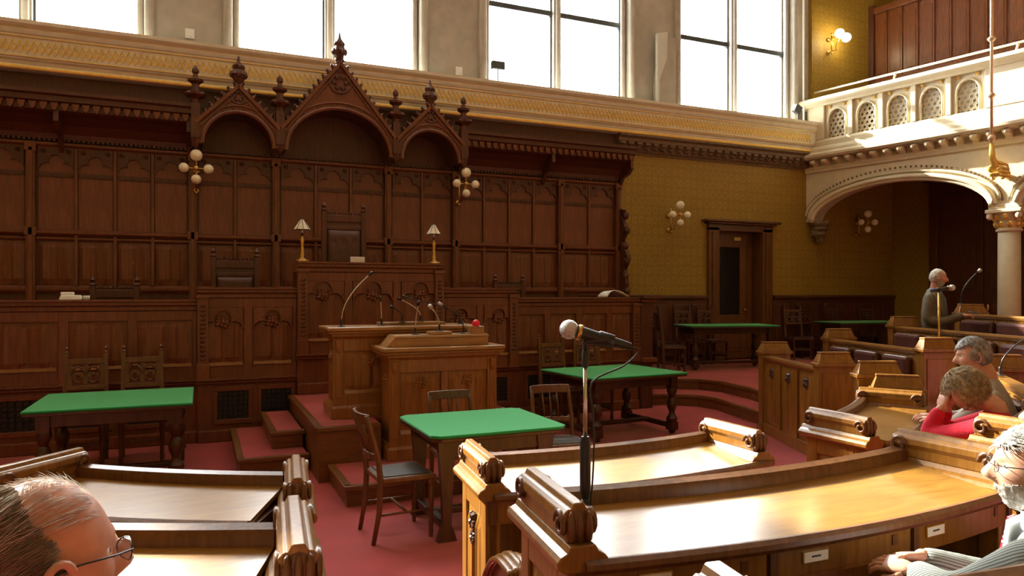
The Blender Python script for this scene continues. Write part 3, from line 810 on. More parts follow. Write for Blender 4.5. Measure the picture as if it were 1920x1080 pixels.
# ================================================================ DAIS DESKS
def dais_desk(label, x0, x1, zt, yf, n, zb, carved, pilL, pilR, grilles, depth=.5, ztop_base=.74):
    t = thing('dais_desk', label, 'desk', ((x0+x1)/2, yf, 0))
    c = (x0+x1)/2; a, b = x0-c, x1-c
    MB().sweepx([(depth, zt-.13), (0, zt-.13), (-.02, zt-.12), (-.02, zt-.08), (-.05, zt-.06), (-.05, zt-.03), (-.075, zt-.02), (-.075, zt), (depth, zt)], a-.0, b+.0).build('desk_cap', M['red_oak'], t)
    zb1 = ztop_base
    fr = MB(); fr.box(a, b, .02, .06, zb1, zt-.13)
    fr.build('front_board', M['red_oak'], t)
    MB().box(a, b, depth-.04, depth, .72, zt-.13).build('back_board', M['red_oak'], t)
    pw = (b-a)/n
    for i in range(n+1):
        u = a+pw*i
        m = MB(); m.box(max(a, u-.05), min(b, u+.05), -.012, .02, zb1, zt-.13)
        m.build('stile', M['red_oak'], t, bevel=.008)
    zp0, zp1 = zb1+.16, zt-.24
    for z0, z1 in ((zb1, zp0), (zp1, zt-.13)):
        MB().box(a, b, -.010, .02, z0, z1).build('rail', M['red_oak'], t, bevel=.006)
    for i in range(n):
        u0, u1 = a+pw*i+.06, a+pw*(i+1)-.06
        top = zp1 if not carved else zp1-.14
        p = MB().linen(u0, u1, zp0+.02, top-.01, .018, .022, 2).build('linenfold_panel', M['red_oak'], t)
        MB().sweepx([(.02, zp0), (-.03, zp0), (.018, zp0+.035)], u0, u1).build('panel_sill', M['lectern_oak'], p)
        if carved:
            tp = trefoil_pts(u0, u1, zp1-.24)
            MB().prism(tp + [(u1, zp1), (u0, zp1)], -.014, .018).build('trefoil_head', M['red_oak'], p)
            tp2 = [(q[0], -.016, q[1]) for q in tp]
            MB().tube(tp2, .012, 6).build('trefoil_moulding', M['red_oak'], p)
            MB().leafs((u0+u1)/2, zp1-.17, .0, min(.12, pw*.24), 3+i, .03).build('carved_leaves', M['red_oak'], p)
    for f, u in ((pilL, a), (pilR, b)):
        if f:
            u = u+.06 if u < 0 else u-.06
            m = MB(); m.box(u-.06, u+.06, -.06, .0, zb1, zt-.1); m.box(u-.075, u+.075, -.085, .0, zt-.13, zt-.09); m.box(u-.07, u+.07, -.07, 0, zb1, zb1+.18)
            q = m.build('pilaster', M['red_oak'], t, bevel=.006)
            m = MB(); z = zb1+.24
            while z < zt-.2:
                m.ball((u, -.062, z), (.035, .014, .022), 6, 4); z += .052
            o = m.build('pilaster_carving', M['dark_oak'], q); o['kind'] = 'stuff'
    # plinth
    MB().sweepx([(.06, zb1-.07), (-.02, zb1-.07), (-.04, zb1-.05), (-.04, zb1-.03), (-.08, zb1-.012), (-.08, zb1+.005), (.06, zb1+.01)], a-(.02 if pilL else 0), b+(.02 if pilR else 0)).build('plinth_moulding', M['red_oak'], t)
    if zb < zb1-.2:
        m = MB(); m.box(a, b, .0, .05, zb, zb1-.06); m.build('plinth', M['red_oak'], t)
        MB().box(a, b, -.045, .02, zb, zb+.14).build('plinth_base', M['red_oak'], t, bevel=.012)
        for (g0, g1) in grilles:
            g0 -= c; g1 -= c
            p = MB(); p.box(g0-.05, g1+.05, -.02, .01, .59, .65); p.box(g0-.05, g1+.05, -.02, .01, .2, .26); p.box(g0-.05, g0, -.02, .01, .26, .59); p.box(g1, g1+.05, -.02, .01, .26, .59)
            p = p.build('grille_frame', M['red_oak'], t, bevel=.008)
            MB().box(g0, g1, -.004, .004, .26, .59).build('grille_backing', M['black'], p)
            m = MB(); k = 6
            for i in range(k):
                for j in range(k):
                    cx, cz = g0+(i+.5)*(g1-g0)/k, .26+(j+.5)*.33/k
                    rr = (g1-g0)/k*.5
                    m.tube([(cx+rr*math.cos(q*PI/4), -.008, cz+rr*math.sin(q*PI/4)) for q in range(9)], .005, 4)
            o = m.build('grille', M['grille'], p); o['kind'] = 'stuff'
    return t
dais_desk('low long dais desk left of the taller carved desks', -3.4, -.03, 1.675, 9.16, 5, 0, False, 0, 0, [(-1.95, -1.55), (-1.35, -.95), (-.75, -.35)])
dais_desk('mid-height carved dais desk with two trefoil panels left of the centre desk', -.03, 1.09, 1.82, 9.1, 2, 0, True, 1, 0, [(.19, .53), (.68, 1.02)])
dais_desk('tallest central dais desk with three trefoil panels and lamps on top', 1.09, 2.955, 2.14, 9.05, 3, .51, True, 1, 1, [], ztop_base=1.0)
dais_desk('mid-height carved dais desk with two trefoil panels right of the centre desk', 2.955, 4.05, 1.82, 9.1, 2, 0, True, 0, 1, [(3.05, 3.4), (3.55, 3.9)])
dais_desk('low dais desk right of the taller carved desks', 4.05, 6.1, 1.69, 9.16, 4, 0, False, 0, 1, [(4.25, 4.65), (5.0, 5.4)])
t = thing('side_desk', 'dark end desk closing the dais beside the alcove', 'desk', (6.12, 9.12, 0))
m = MB(); m.box(0, .22, .0, 1.9, 0, 1.62); m.build('body', M['dark_oak'], t, bevel=.01)
MB().box(-.0, .32, -.1, 1.95, 1.66, 1.73).build('desk_cap', M['dark_oak'], t, bevel=.015)
MB().box(-.0, .28, -.06, 1.92, 1.61, 1.66).build('cap_moulding', M['red_oak'], t, bevel=.015)
for i in range(3):
    MB().box(.215, .245, .15+.6*i, .6+.6*i, .85, 1.5).build('side_panel', M['dark_oak'], t, bevel=.012)
MB().box(-.0, .27, -.05, 1.92, .70, .77).build('plinth_moulding', M['red_oak'], t, bevel=.01)

# ================================================================ LECTERNS
def lectern(label, x0, x1, y0, y1, zb, zt, name='lectern'):
    t = thing(name, label, 'lectern', ((x0+x1)/2, y0, zb))
    a, b, d, h = (x0-x1)/2, (x1-x0)/2, y1-y0, zt-zb
    MB().box(a+.03, b-.03, .03, d-.02, 0, h-.1).build('body', M['lectern_oak'], t)
    m = MB(); m.box(a-.02, b+.02, -.02, d, 0, .1); m.frust(a-.02, b+.02, -.02, d, .1, .14, .03)
    m.build('plinth', M['lectern_oak'], t)
    for x in (a, b-.1):
        m = MB(); m.box(x, x+.1, -.003, .03, .1, h-.1); m.box(x+.02, x+.08, -.012, 0, .2, h-.22); m.lathe([(.02, h-.25), (.035, h-.2), (.045, h-.13)], 4, (x+.05, -.01, 0), PI/4)
        m.build('corner_stile', M['lectern_oak'], t, bevel=.005)
    n = 2; pw = (b-a-.2)/n
    for i in range(n-1):
        u = a+.1+pw*(i+1); MB().box(u-.035, u+.035, .002, .03, .24, h-.24).build('muntin', M['lectern_oak'], t, bevel=.005)
    MB().box(a+.1, b-.1, .0, .03, h-.24, h-.1).build('top_rail', M['lectern_oak'], t, bevel=.005)
    MB().box(a+.1, b-.1, .0, .03, .1, .24).build('bottom_rail', M['lectern_oak'], t, bevel=.005)
    for i in range(n):
        u0 = a+.1+pw*i+(.04 if i else .01); u1 = a+.1+pw*(i+1)-(.01 if i == n-1 else .04)
        p = MB().linen(u0, u1, .26, h-.25, .028, .025, 2).build('linenfold_panel', M['lectern_oak'], t)
        MB().sweepx([(.03, .24), (-.0, .24), (.028, .275)], u0, u1).build('panel_sill', M['lectern_top'], p)
        MB().leafs((u0+u1)/2, h-.34, .015, .085, 11+i, .025).build('carved_leaves', M['lectern_oak'], p)
    for s, x in ((-1, a), (1, b)):                          # side panels
        m = MB(); m.linen(.07, d-.08, .26, h-.25, 0, .02, 1)
        o = m.build('side_panel', M['lectern_oak'], t, (x+.028*-s, 0, 0), PI/2*s if False else 0)
        o.rotation_euler = (0, 0, -PI/2 if s < 0 else PI/2)
        o.location = (x+.028 if s < 0 else x-.028, d if s < 0 else 0, 0)
        m = MB(); m.leafs(d/2, h-.32, -.008, .07, 5, .022)
        q = m.build('carved_leaves', M['lectern_oak'], o)
    MB().sweepx([(0, h-.12), (-.03, h-.09), (-.03, h-.07), (d, h-.07), (d, h-.12)], a-.02, b+.02).build('top_moulding', M['lectern_oak'], t)
    MB().box(a-.06, b+.06, -.06, d+.02, h-.07, h-.04).build('top_edge', M['lectern_oak'], t, bevel=.012)
    MB().box(a-.07, b+.07, -.07, d+.03, h-.04, h).build('top_board', M['lectern_top'], t, bevel=.01)
    return t, h
lt, lh = lectern('front oak lectern with raised box, three microphones and red lamp', 1.63, 2.72, 6.60, 7.05, .175, 1.235)
m = MB(); m.box(-.47, .48, .06, .36, lh, lh+.085); m.frust(-.48, .49, .05, .37, lh+.085, lh+.11, .015)
m.build('reading_ledge', M['lectern_top'], lt, bevel=.006)
MB().prism([(-.56, lh), (-.47, lh), (-.47, lh+.1)], .06, .36).build('ledge_cheek', M['lectern_top'], lt)
bt, bh = lectern('oak clerk desk behind the front lectern with a row of gooseneck microphones', 1.2, 2.66, 7.13, 7.6, .515, 1.415, 'clerk_desk')
MB().box(-.2, .5, .2, .45, bh, bh+.03).build('writing_board', M['lectern_top'], bt, bevel=.006)

def gooseneck(label, base, tip, sag=.06, r=.006, head=.016, mat='black', base_r=.025):
    b, e = Vector(base), Vector(tip)
    t = thing('gooseneck_microphone', label, 'microphone', base)
    d = e-b
    MB().lathe([(base_r*1.5, 0), (base_r*1.5, .006), (base_r*.45, .012), (base_r*.45, .06), (base_r*.3, .07)], 10).build('base', M['black'], t)
    pts = []
    for i in range(9):
        f = i/8
        pts.append((d.x*f**1.5, d.y*f**1.5, .06 + (d.z-.06)*(f**.8)))
    MB().tube(pts, r, 6).build('neck', M['steel'] if mat == 'steel' else M['black'], t, smooth=True)
    u = (Vector(pts[-1])-Vector(pts[-2])).normalized()
    MB().tube([Vector(pts[-1])-u*.015, Vector(pts[-1])-u*.012, Vector(pts[-1])+u*.03, Vector(pts[-1])+u*.04], [r, head*.8, head, head*.5], 8).build('capsule', M['mic_grille'] if head > .017 else M['black'], t, smooth=True)
    return t
zt_ = 1.235+.11
gooseneck('left gooseneck microphone on the front lectern', (1.925, 6.75, zt_), (1.94, 6.70, 1.64), mat='steel')
gooseneck('bright gooseneck microphone on the small wood block of the front lectern', (2.17, 6.75, zt_+.03), (2.07, 6.70, 1.61), mat='steel', head=.024, r=.008)
gooseneck('right gooseneck microphone on the front lectern', (2.425, 6.75, zt_), (2.18, 6.72, 1.64), head=.018)
t = MB().box(2.06, 2.28, 6.68, 6.84, zt_, zt_+.03).build('microphone_block', M['lectern_top'], bevel=.006); tag(t, 'small oak block under the middle lectern microphone', 'block')
t = thing('signal_lamp', 'red signal lamp on a small wooden block on the lectern', 'lamp', (2.555, 6.75, zt_))
MB().box(-.07, .07, -.06, .06, 0, .075).build('block', M['lectern_top'], t, bevel=.005)
m = MB(); m.ball((0, 0, .1), (.042, .042, .04), 14, 9); m.build('red_dome', M['red_glass'], t, smooth=True)
for lb, b, e, st in [('longest gooseneck microphone leaning right on the clerk desk', (1.30, 7.25, 1.415), (1.6, 7.3, 1.945), 'steel'),
                 ('short straight gooseneck microphone on the clerk desk', (1.72, 7.3, 1.415), (1.705, 7.28, 1.68), 'steel'),
                 ('low gooseneck microphone bent left on the clerk desk', (1.94, 7.3, 1.445), (1.84, 7.28, 1.60), 'black'),
                 ('gooseneck microphone reaching left over the writing board', (2.17, 7.4, 1.445), (1.92, 7.3, 1.685), 'steel'),
                 ('thin far gooseneck microphone at the right end of the clerk desk', (2.60, 7.35, 1.415), (1.98, 7.3, 1.71), 'black')]:
    gooseneck(lb, b, e, mat=st)

# ================================================================ LAMPS
def desk_lamp(label, x):
    t = thing('desk_lamp', label, 'lamp', (x, 9.14, 2.14), group='brass lamps on the central desk')
    m = MB(); m.lathe([(.075, 0), (.08, .012), (.06, .03), (.035, .045), (.022, .06), (.03, .09), (.018, .12), (.024, .16), (.015, .2), (.022, .24), (.028, .27), (.016, .29), (.014, .36)], 14)
    m.build('brass_stem', M['brass'], t, smooth=True)
    m = MB()
    for i in range(4):
        a = PI/4+PI/2*i; m.ball((.07*math.cos(a), .07*math.sin(a), .014), (.022, .022, .014), 7, 5)
    m.build('feet', M['brass'], t, smooth=True)
    MB().lathe([(.014, .34), (.014, .42)], 10).build('candle', M['white'], t, smooth=True)
    m = MB(); vs = []; n = 8
    m.lathe([(.105, .40), (.10, .405), (.022, .525), (.018, .525), (.095, .40)], n)
    m.build('lamp_shade', M['shade'], t)
    m = MB()
    for i in range(n):
        a = 2*PI*i/n; m.tube([(.106*math.cos(a), .106*math.sin(a), .398), (.022*math.cos(a), .022*math.sin(a), .528)], .0035, 5)
    m.ball((0, 0, .54), (.009, .009, .018), 6, 5)
    m.build('shade_ribs', M['dark_bar'], t)
desk_lamp('brass candlestick lamp with cream shade, left end of the central desk', 1.16)
desk_lamp('brass candlestick lamp with cream shade, right end of the central desk', 2.86)
def wall_lamp(label, x, y, z, rz=0, lit=False, tilt=0, reach=.45, group='four globe wall lamps', n4=True, stemside=0):
    t = thing('wall_lamp', label, 'lamp', (x, y, z), rz, group=group)
    mg = M['lit_globe'] if lit else M['globe']
    m = MB()
    for zz in (.02, -.27):
        m.ball((0, -.02, zz), (.05, .03, .05), 8, 6)
        m.tube([(0, 0, zz), (0, -.1, zz)], .016)
    m.tube([(0, -.1, -.30), (0, -.1, .10)], .014)
    m.ball((0, -.1, .12), (.022, .022, .04), 7, 5); m.ball((0, -.1, -.31), (.022, .022, .03), 7, 5)
    m.build('wall_bracket', M['brass'], t, smooth=True)
    m = MB()
    m.tube([(0, -.1, .02), (0, -reach*.5, .03), (0, -reach, 0)], .012)
    m.tube([(0, -.1, -.25), (0, -.22, -.28), (0, -reach*.6, -.16), (0, -reach, 0)], .01)
    m.ball((0, -reach, 0), (.045, .045, .045), 8, 6)
    gl = [(0, .19, .085), (0, -.16, .07), (-.165, 0, .07), (.165, 0, .07)] if n4 else [(-.06, .05, .1), (.17, .0, .1)]
    for u, v, r in gl:
        m.tube([(0, -reach, 0), (u*.5, -reach-.0, v*.5), (u*.8, -reach, v*.8)], .009)
    m.build('arm', M['brass'], t, smooth=True)
    for u, v, r in gl:
        MB().ball((u, -reach, v), r, 20, 14).build('globe', mg, t, smooth=True)
    return t
wall_lamp('unlit wall lamp with four white globes on the panelling left of the gables', -.05, 11.8, 3.57, 0)
wall_lamp('unlit wall lamp with four white globes on the panelling right of the gables', 4.12, 11.8, 3.6, 0)
wall_lamp('unlit wall lamp with four white globes on the yellow wall left of the door', 8.72, 12.0, 3.30, -.1)
wall_lamp('dim wall lamp with four white globes in the alcove beyond the arch', 14.0, 12.0, 3.36, -.3)
wall_lamp('glowing wall lamp with two lit globes on the balcony end wall', 13.10, 12.0, 7.5, .1, lit=True, n4=False, reach=.35)

# ================================================================ TABLES
def felt_table(label, x, y, w, d, h, rz=0, zb=0.0, style='turned', clip=.0):
    t = thing('green_table', label, 'table', (x, y, zb), rz, group='green covered tables')
    a, b = w/2, d/2
    poly = [(-a+clip, -b), (a-clip, -b), (a, -b+clip), (a, b-clip), (a-clip, b), (-a+clip, b), (-a, b-clip), (-a, -b+clip)] if clip else [(-a, -b), (a, -b), (a, b), (-a, b)]
    MB().prism(poly, h-.022, h, 'XY').build('felt_cover', M['felt'], t, bevel=.008)
    MB().prism([(p[0]*.99, p[1]*.99) for p in poly], h-.05, h-.022, 'XY').build('table_top', M['table_oak'], t, bevel=.006)
    ins = .14; lx, ly = a-ins, b-ins
    for s in (-1, 1):
        MB().box(-lx, lx, s*ly-.012, s*ly+.012, h-.16, h-.05).build('apron', M['table_oak'], t)
        MB().box(s*lx-.012, s*lx+.012, -ly, ly, h-.16, h-.05).build('apron', M['table_oak'], t)
    for sx in (-1, 1):
        for sy in (-1, 1):
            m = MB(); cx, cy = sx*lx, sy*ly
            if style == 'turned':
                m.box(cx-.05, cx+.05, cy-.05, cy+.05, h-.2, h-.05)
                m.lathe([(.05, .14), (.07, .17), (.07, .2), (.04, .24), (.035, .27), (.06, .33), (.065, .38), (.045, .44), (.035, h-.32), (.05, h-.28), (.065, h-.24), (.06, h-.2)], 12, (cx, cy, 0))
                m.box(cx-.055, cx+.055, cy-.055, cy+.055, .05, .15)
                m.ball((cx, cy, .03), (.045, .045, .03), 8, 5)
            else:
                m.prism([(cx-.07, 0), (cx+.07, 0), (cx+.05, .07), (cx+.03, .12), (cx+.035, .3), (cx+.055, h-.2), (cx+.07, h-.05), (cx-.07, h-.05), (cx-.055, h-.2), (cx-.035, .3), (cx-.03, .12), (cx-.05, .07)], cy-.03, cy+.03)
            m.build('leg', M['table_oak'], t, auto=35)
        MB().box(sx*lx-.03, sx*lx+.03, -ly, ly, .07, .13).build('foot_rail', M['table_oak'], t, bevel=.01)
    MB().box(-lx, lx, -.035, .035, .09, .14).build('stretcher', M['table_oak'], t, bevel=.01)
    return t
felt_table('bright green table left, before the low dais desk', -.71, 7.6, 1.30, 1.18, .77)
felt_table('bright green square table at centre in front of the lectern', 1.98, 5.14, 1.05, .95, .77, style='flat', clip=.06)
felt_table('bright green table on heavy turned legs right of the lectern', 4.80, 7.78, 1.42, 1.2, .77, .08)
felt_table('dark green table in the alcove before the oak door', 9.1, 10.72, 1.75, .85, .82, -.25, .34)
felt_table('farthest dark green table in the shade under the balcony', 12.75, 10.82, 1.7, .8, .82, -.15, .34)

# ================================================================ CHAIRS
def simple_chair(label, x, y, rz, zb=0.0):              # faces local +Y
    t = thing('wooden_chair', label, 'chair', (x, y, zb), rz, group='plain wooden chairs')
    o = M['chair_oak']
    m = MB(); m.prism([(-.2, -.2), (.2, -.2), (.225, .21), (-.225, .21)], .42, .455, 'XY'); m.build('seat_frame', o, t, bevel=.008)
    MB().prism([(-.165, -.16), (.165, -.16), (.185, .175), (-.185, .175)], .445, .465, 'XY').build('seat_pad', M['seat_leather'], t, bevel=.012)
    for s in (-1, 1):
        m = MB(); m.lathe([(.014, 0), (.017, .04), (.014, .06), (.018, .1), (.02, .25), (.024, .36), (.02, .37), (.026, .385), (.026, .43)], 10, (s*.19, .18, 0)); m.build('front_leg', o, t, auto=40)
        m = MB(); m.tube([(s*.185, -.24, 0), (s*.185, -.2, .22), (s*.185, -.19, .44), (s*.185, -.21, .62), (s*.18, -.26, .8), (s*.18, -.29, .9)], [.016, .02, .022, .02, .018, .014], 8); m.build('back_post', o, t, smooth=True)
        MB().tube([(s*.19, -.2, .2), (s*.19, .18, .2)], .009).build('stretcher', o, t, smooth=True)
    MB().tube([(-.19, .0, .2), (.19, .0, .2)], .009).build('stretcher', o, t, smooth=True)
    for z, h, y in ((.87, .075, -.285), (.60, .045, -.215)):
        pts = [(-.185, y+.02), (-.09, y-.012), (0, y-.02), (.09, y-.012), (.185, y+.02)]
        poly = pts + [(p[0], p[1]-.018) for p in pts[::-1]]
        MB().prism(poly, z-h/2, z+h/2, 'XY').build('back_rail', o, t, bevel=.005)
    for u in (-.07, 0, .07):
        MB().tube([(u, -.235, .62), (u, -.265, .74), (u, -.30, .84)], .008).build('spindle', o, t, smooth=True)
    return t
simple_chair('plain wooden chair pulled out left of the centre table, side on', 1.335, 5.12, -PI/2+.05)
simple_chair('plain wooden chair at the right corner of the centre table', 2.92, 5.60, PI-.12)
simple_chair('plain wooden chair between the centre table and lectern, only backrest showing', 1.98, 5.60, PI)
def carved_chair(label, x, y, rz, zb=0.0, ht=1.19, group='carved high back chairs', mat='chair_oak'):   # faces local -Y
    t = thing('carved_chair', label, 'chair', (x, y, zb), rz, group=group)
    o = M[mat]
    MB().box(-.22, .22, -.22, .2, .42, .46).build('seat', o, t, bevel=.01)
    MB().box(-.19, .19, -.19, .16, .455, .48).build('seat_pad', M['dark_leather'], t, bevel=.012)
    for s in (-1, 1):
        m = MB(); m.lathe([(.02, 0), (.026, .05), (.018, .1), (.024, .2), (.02, .34), (.028, .36), (.028, .42)], 8, (s*.19, -.19, 0)); m.build('front_leg', o, t, auto=40)
        m = MB(); m.box(s*.19-.022, s*.19+.022, .17, .215, 0, .5)
        m.add([(s*.19-.022, .17, .5), (s*.19+.022, .17, .5), (s*.19+.022, .215, .5), (s*.19-.022, .215, .5), (s*.18-.018, .25, ht-.07), (s*.18+.018, .25, ht-.07), (s*.18+.018, .285, ht-.07), (s*.18-.018, .285, ht-.07)],
              [(4,5,6,7),(0,1,5,4),(1,2,6,5),(2,3,7,6),(3,0,4,7)])
        m.lathe([(.018, ht-.07), (.024, ht-.06), (.012, ht-.045), (.02, ht-.02), (.006, ht)], 8, (s*.18, .268, 0))
        m.build('back_post', o, t, auto=40)
        MB().box(s*.19-.012, s*.19+.012, -.19, .19, .14, .17).build('stretcher', o, t)
    MB().box(-.19, .19, -.2, -.175, .2, .25).build('front_stretcher', o, t)
    # back: top rail, carved panel with two piercings, lower rail
    yb = .255
    MB().obox((0, yb+.0, ht-.16), (.36, .026, .06), Euler((-.1, 0, 0))).build('top_rail', o, t, bevel=.006)
    pz0, pz1 = ht-.40, ht-.19
    m = MB()
    m.obox((0, yb-.035, (pz0+pz1)/2), (.33, .016, .05), Euler((-.1, 0, 0)))
    for u in (-.145, 0, .145):
        m.obox((u, yb-.035, (pz0+pz1)/2), (.045, .018, pz1-pz0), Euler((-.1, 0, 0)))
    for u in (-.07, .07):
        m.tube([(u+.06*math.cos(q*PI/5), yb-.035, (pz0+pz1)/2+.085*math.sin(q*PI/5)) for q in range(11)], .013, 6)
        m.ball((u, yb-.04, (pz0+pz1)/2), (.03, .012, .03), 6, 4)
    m.build('carved_back', o, t)
    MB().obox((0, yb-.055, pz0-.03), (.36, .024, .05), Euler((-.1, 0, 0))).build('lower_rail', o, t, bevel=.006)
    return t
for lb, x, y, rz in [('carved chair, left of two behind the left green table', -1.10, 8.45, 0.0), ('carved chair, right of two behind the left green table', -.56, 8.47, .05),
                     ('carved chair, left of two behind the right green table', 4.48, 8.63, 0), ('carved chair, right of two behind the right green table', 5.03, 8.66, -.1)]:
    carved_chair(lb, x, y, rz)
for lb, x, y, rz in [('carved chair turned sideways at the left end of the alcove table', 7.78, 10.62, 1.2), ('carved chair against the wainscot left of the alcove table', 8.25, 11.6, 0), ('carved chair against the wainscot behind the alcove table', 8.95, 11.6, 0), ('carved chair against the wainscot just left of the door', 9.5, 11.58, 0),
                     ('carved chair in the shade right of the oak door', 11.75, 11.55, -.3), ('second carved chair in the shade right of the door', 12.25, 11.62, 0), ('third carved chair in the shade under the corbel', 13.05, 11.58, 0), ('carved chair in the shade before the aisle corner', 14.1, 11.6, -.2)]:
    carved_chair(lb, x, y, rz, .34, mat='dark_oak')
def dais_chair(label, x, y, zb, w, ht, tuft=True):
    t = thing('leather_armchair', label, 'armchair', (x, y, zb))
    h = w/2
    MB().box(-h, h, -.3, .25, .38, .45).build('seat_frame', M['dark_oak'], t, bevel=.01)
    MB().box(-h+.03, h-.03, -.28, .2, .45, .53).build('seat_cushion', M['leather'], t, bevel=.03)
    for s in (-1, 1):
        m = MB(); m.box(s*h-.035, s*h+.035, .2, .28, 0, ht-.1); m.lathe([(.03, ht-.1), (.045, ht-.08), (.02, ht-.05), (.04, ht-.02), (.01, ht+.03)], 8, (s*h, .24, 0)); m.build('back_post', M['dark_oak'], t, bevel=.006)
        MB().box(s*h-.03, s*h+.03, -.3, -.24, 0, .68).build('front_leg', M['dark_oak'], t, bevel=.008)
        MB().box(s*h-.04, s*h+.04, -.32, .22, .68, .73).build('armrest', M['dark_oak'], t, bevel=.012)
    MB().box(-h, h, .21, .27, ht-.25, ht-.14).build('crest_rail', M['dark_oak'], t, bevel=.01)
    m = MB()
    for i in range(9):
        u = -h+.05+i*(w-.1)/8; m.ball((u, .24, ht-.12), (.025, .02, .028), 6, 4)
    m.build('crest_carving', M['dark_oak'], t)
    MB().box(-h+.02, h-.02, .22, .26, ht-.36, ht-.30).build('carved_band', M['dark_oak'], t, bevel=.01)
    # padded back with buttons
    nx, nz = 24, 36; vs = []; z0, z1 = .53, ht-.36
    btn = [((i+.5)/3, (j+.5)/4) for i in range(3) for j in range(4)]
    for j in range(nz+1):
        for i in range(nx+1):
            u, v = i/nx, j/nz
            e = min(1, 9*min(u, 1-u))*min(1, 12*min(v, 1-v))
            d = .05*math.sqrt(e)
            if tuft:
                for bu, bv in btn: d -= .03*math.exp(-(((u-bu)*w)**2+((v-bv)*(z1-z0))**2)/.0016)
            vs.append((-h+.04+u*(w-.08), .23-d, z0+v*(z1-z0)))
    fs = [(j*(nx+1)+i, j*(nx+1)+i+1, (j+1)*(nx+1)+i+1, (j+1)*(nx+1)+i) for j in range(nz) for i in range(nx)]
    MB().add(vs, fs).build('back_cushion', M['leather'], t, smooth=True)
    MB().box(-h, h, .23, .26, .4, ht-.14).build('back_board', M['dark_oak'], t)
    return t
dais_chair('tall tufted leather president chair behind the central desk', 1.9, 10.15, .72, .56, 2.3)
dais_chair('leather armchair behind the left mid-height desk', .44, 10.2, .72, .56, 1.62, False)
dais_chair('leather armchair behind the low left dais desk', -1.0, 10.2, .72, .5, 1.22, False)
dais_chair('leather armchair behind the right mid-height desk', 4.56, 10.3, .72, .48, 1.32, False)

# ================================================================ SMALL THINGS ON THE DAIS
t = thing('telephone', 'white desk telephone on the low left dais desk', 'telephone', (-1.32, 9.35, 1.675))
MB().frust(-.12, .1, -.08, .08, 0, .055, .015).build('body', M['white'], t, bevel=.01)
MB().box(-.11, .02, -.03, .03, .055, .09).build('handset', M['white'], t, bevel=.012)
tag(MB().lathe([(.03, 0), (.035, .05), (.03, .05), (.026, .01)], 12).build('cup', M['white'], loc=(-1.18, 9.35, 1.675), smooth=True), 'small white cup beside the desk telephone', 'cup')
tag(MB().prism([(1.77, 2.14), (1.95, 2.14), (1.95, 2.22), (1.77, 2.22)], 9.2, 9.24).build('name_card', M['paper'], bevel=.003), 'blank cream card standing on the central desk', 'card')
m = MB(); vs = []
n = 10
for j in range(2):
    for i in range(n+1):
        f = i/n; vs.append((5.62+.4*f, 9.27+.28*j, 1.70+.1*math.sin(PI*f**.7)*(1-.15*j)))
o = MB().add(vs, [(i, i+1, n+2+i, n+1+i) for i in range(n)]).build('newspaper', M['paper'], smooth=True)
md = o.modifiers.new('solid', 'SOLIDIFY'); md.thickness = .008
tag(o, 'folded white newspaper arched over the low right dais desk', 'newspaper')

# ================================================================ BENCH DESKS
EH = .98
_end = {}
def end_meshes(L, T, h):
    key = (L, T, h)
    if key in _end: return _end[key]
    c = T/2
    body = MB(); body.box(0, L, .014, T-.014, 0, h-.19)
    for x0, x1 in ((0, .085), (L-.085, L)): body.box(x0, x1, 0, T, 0, h-.19)
    body.box(.085, L-.085, 0, T, h-.30, h-.19); body.box(.085, L-.085, 0, T, 0, .16)
    body.box(-.015, L+.015, -.015, T+.015, 0, .1)
    lin = MB(); lin.linen(.095, L-.095, .17, h-.31, .013, .022, 2)
    carv = MB(); carv.leafs(L/2, h-.37, .004, .075, 7, .022); carv.leafs(L/2, h-.45, .004, .05, 9, .018)
    half = [(c+.055, h-.20), (c+.078, h-.185), (c+.082, h-.165), (c+.07, h-.15), (c+.05, h-.14), (c+.04, h-.12), (c+.04, h-.08), (c+.052, h-.06), (c+.05, h-.035), (c+.034, h-.02), (c+.026, h-.024), (c+.016, h-.004)]
    prof = half + [(2*c-p[0], p[1]) for p in half[::-1]]
    cap = MB()
    low = half[:6]; cap.sweepx(low + [(2*c-p[0], p[1]) for p in low[::-1]], -.035, L+.035)
    up = half[5:]; cap.sweepx(up + [(2*c-p[0], p[1]) for p in up[::-1]], .0, L)
    scrs = []
    for x in (.03, L-.03):
        s = -1 if x < L/2 else 1
        scr = MB(); scrs.append(scr)
        for y0, y1 in ((c-.062, c-.038), (c+.038, c+.062)):
            n = 12; vs = []
            pts = []
            for i in range(15):
                a = i*.55; r = .044-.0022*i
                pts.append((x - s*r*math.cos(a), (y0+y1)/2, h-.072+r*math.sin(a)))
            scr.tube(pts, .0095, 5)
        scr.ball((x+s*.012, c, h-.07), (.035, .045, .058), 10, 7)
        for k in (-1, 0, 1):
            scr.ball((x+s*.035, c+k*.028, h-.075), (.018, .015, .05), 6, 5)
    ms = [body.mesh('end_panel'), lin.mesh('linenfold'), carv.mesh('carved_leaves'), cap.mesh('scroll_cap'), scrs[0].mesh('scroll_carving', True), scrs[1].mesh('scroll_carving', True)]
    for me, mm in zip(ms, ('bench_oak', 'bench_oak', 'table_oak', 'bench_oak', 'chair_oak', 'chair_oak')): me.materials.append(M[mm])
    _end[key] = ms
    return ms
def put(name, me, parent, loc=(0,0,0), rz=0.0, bevel=0):
    o = bpy.data.objects.new(name, me); col.objects.link(o); o.parent = parent; o.location = loc; o.rotation_euler = (0, 0, rz)
    if bevel:
        b = o.modifiers.new('bevel', 'BEVEL'); b.width = bevel; b.segments = 2; b.limit_method = 'ANGLE'; b.angle_limit = math.radians(40)
    return o
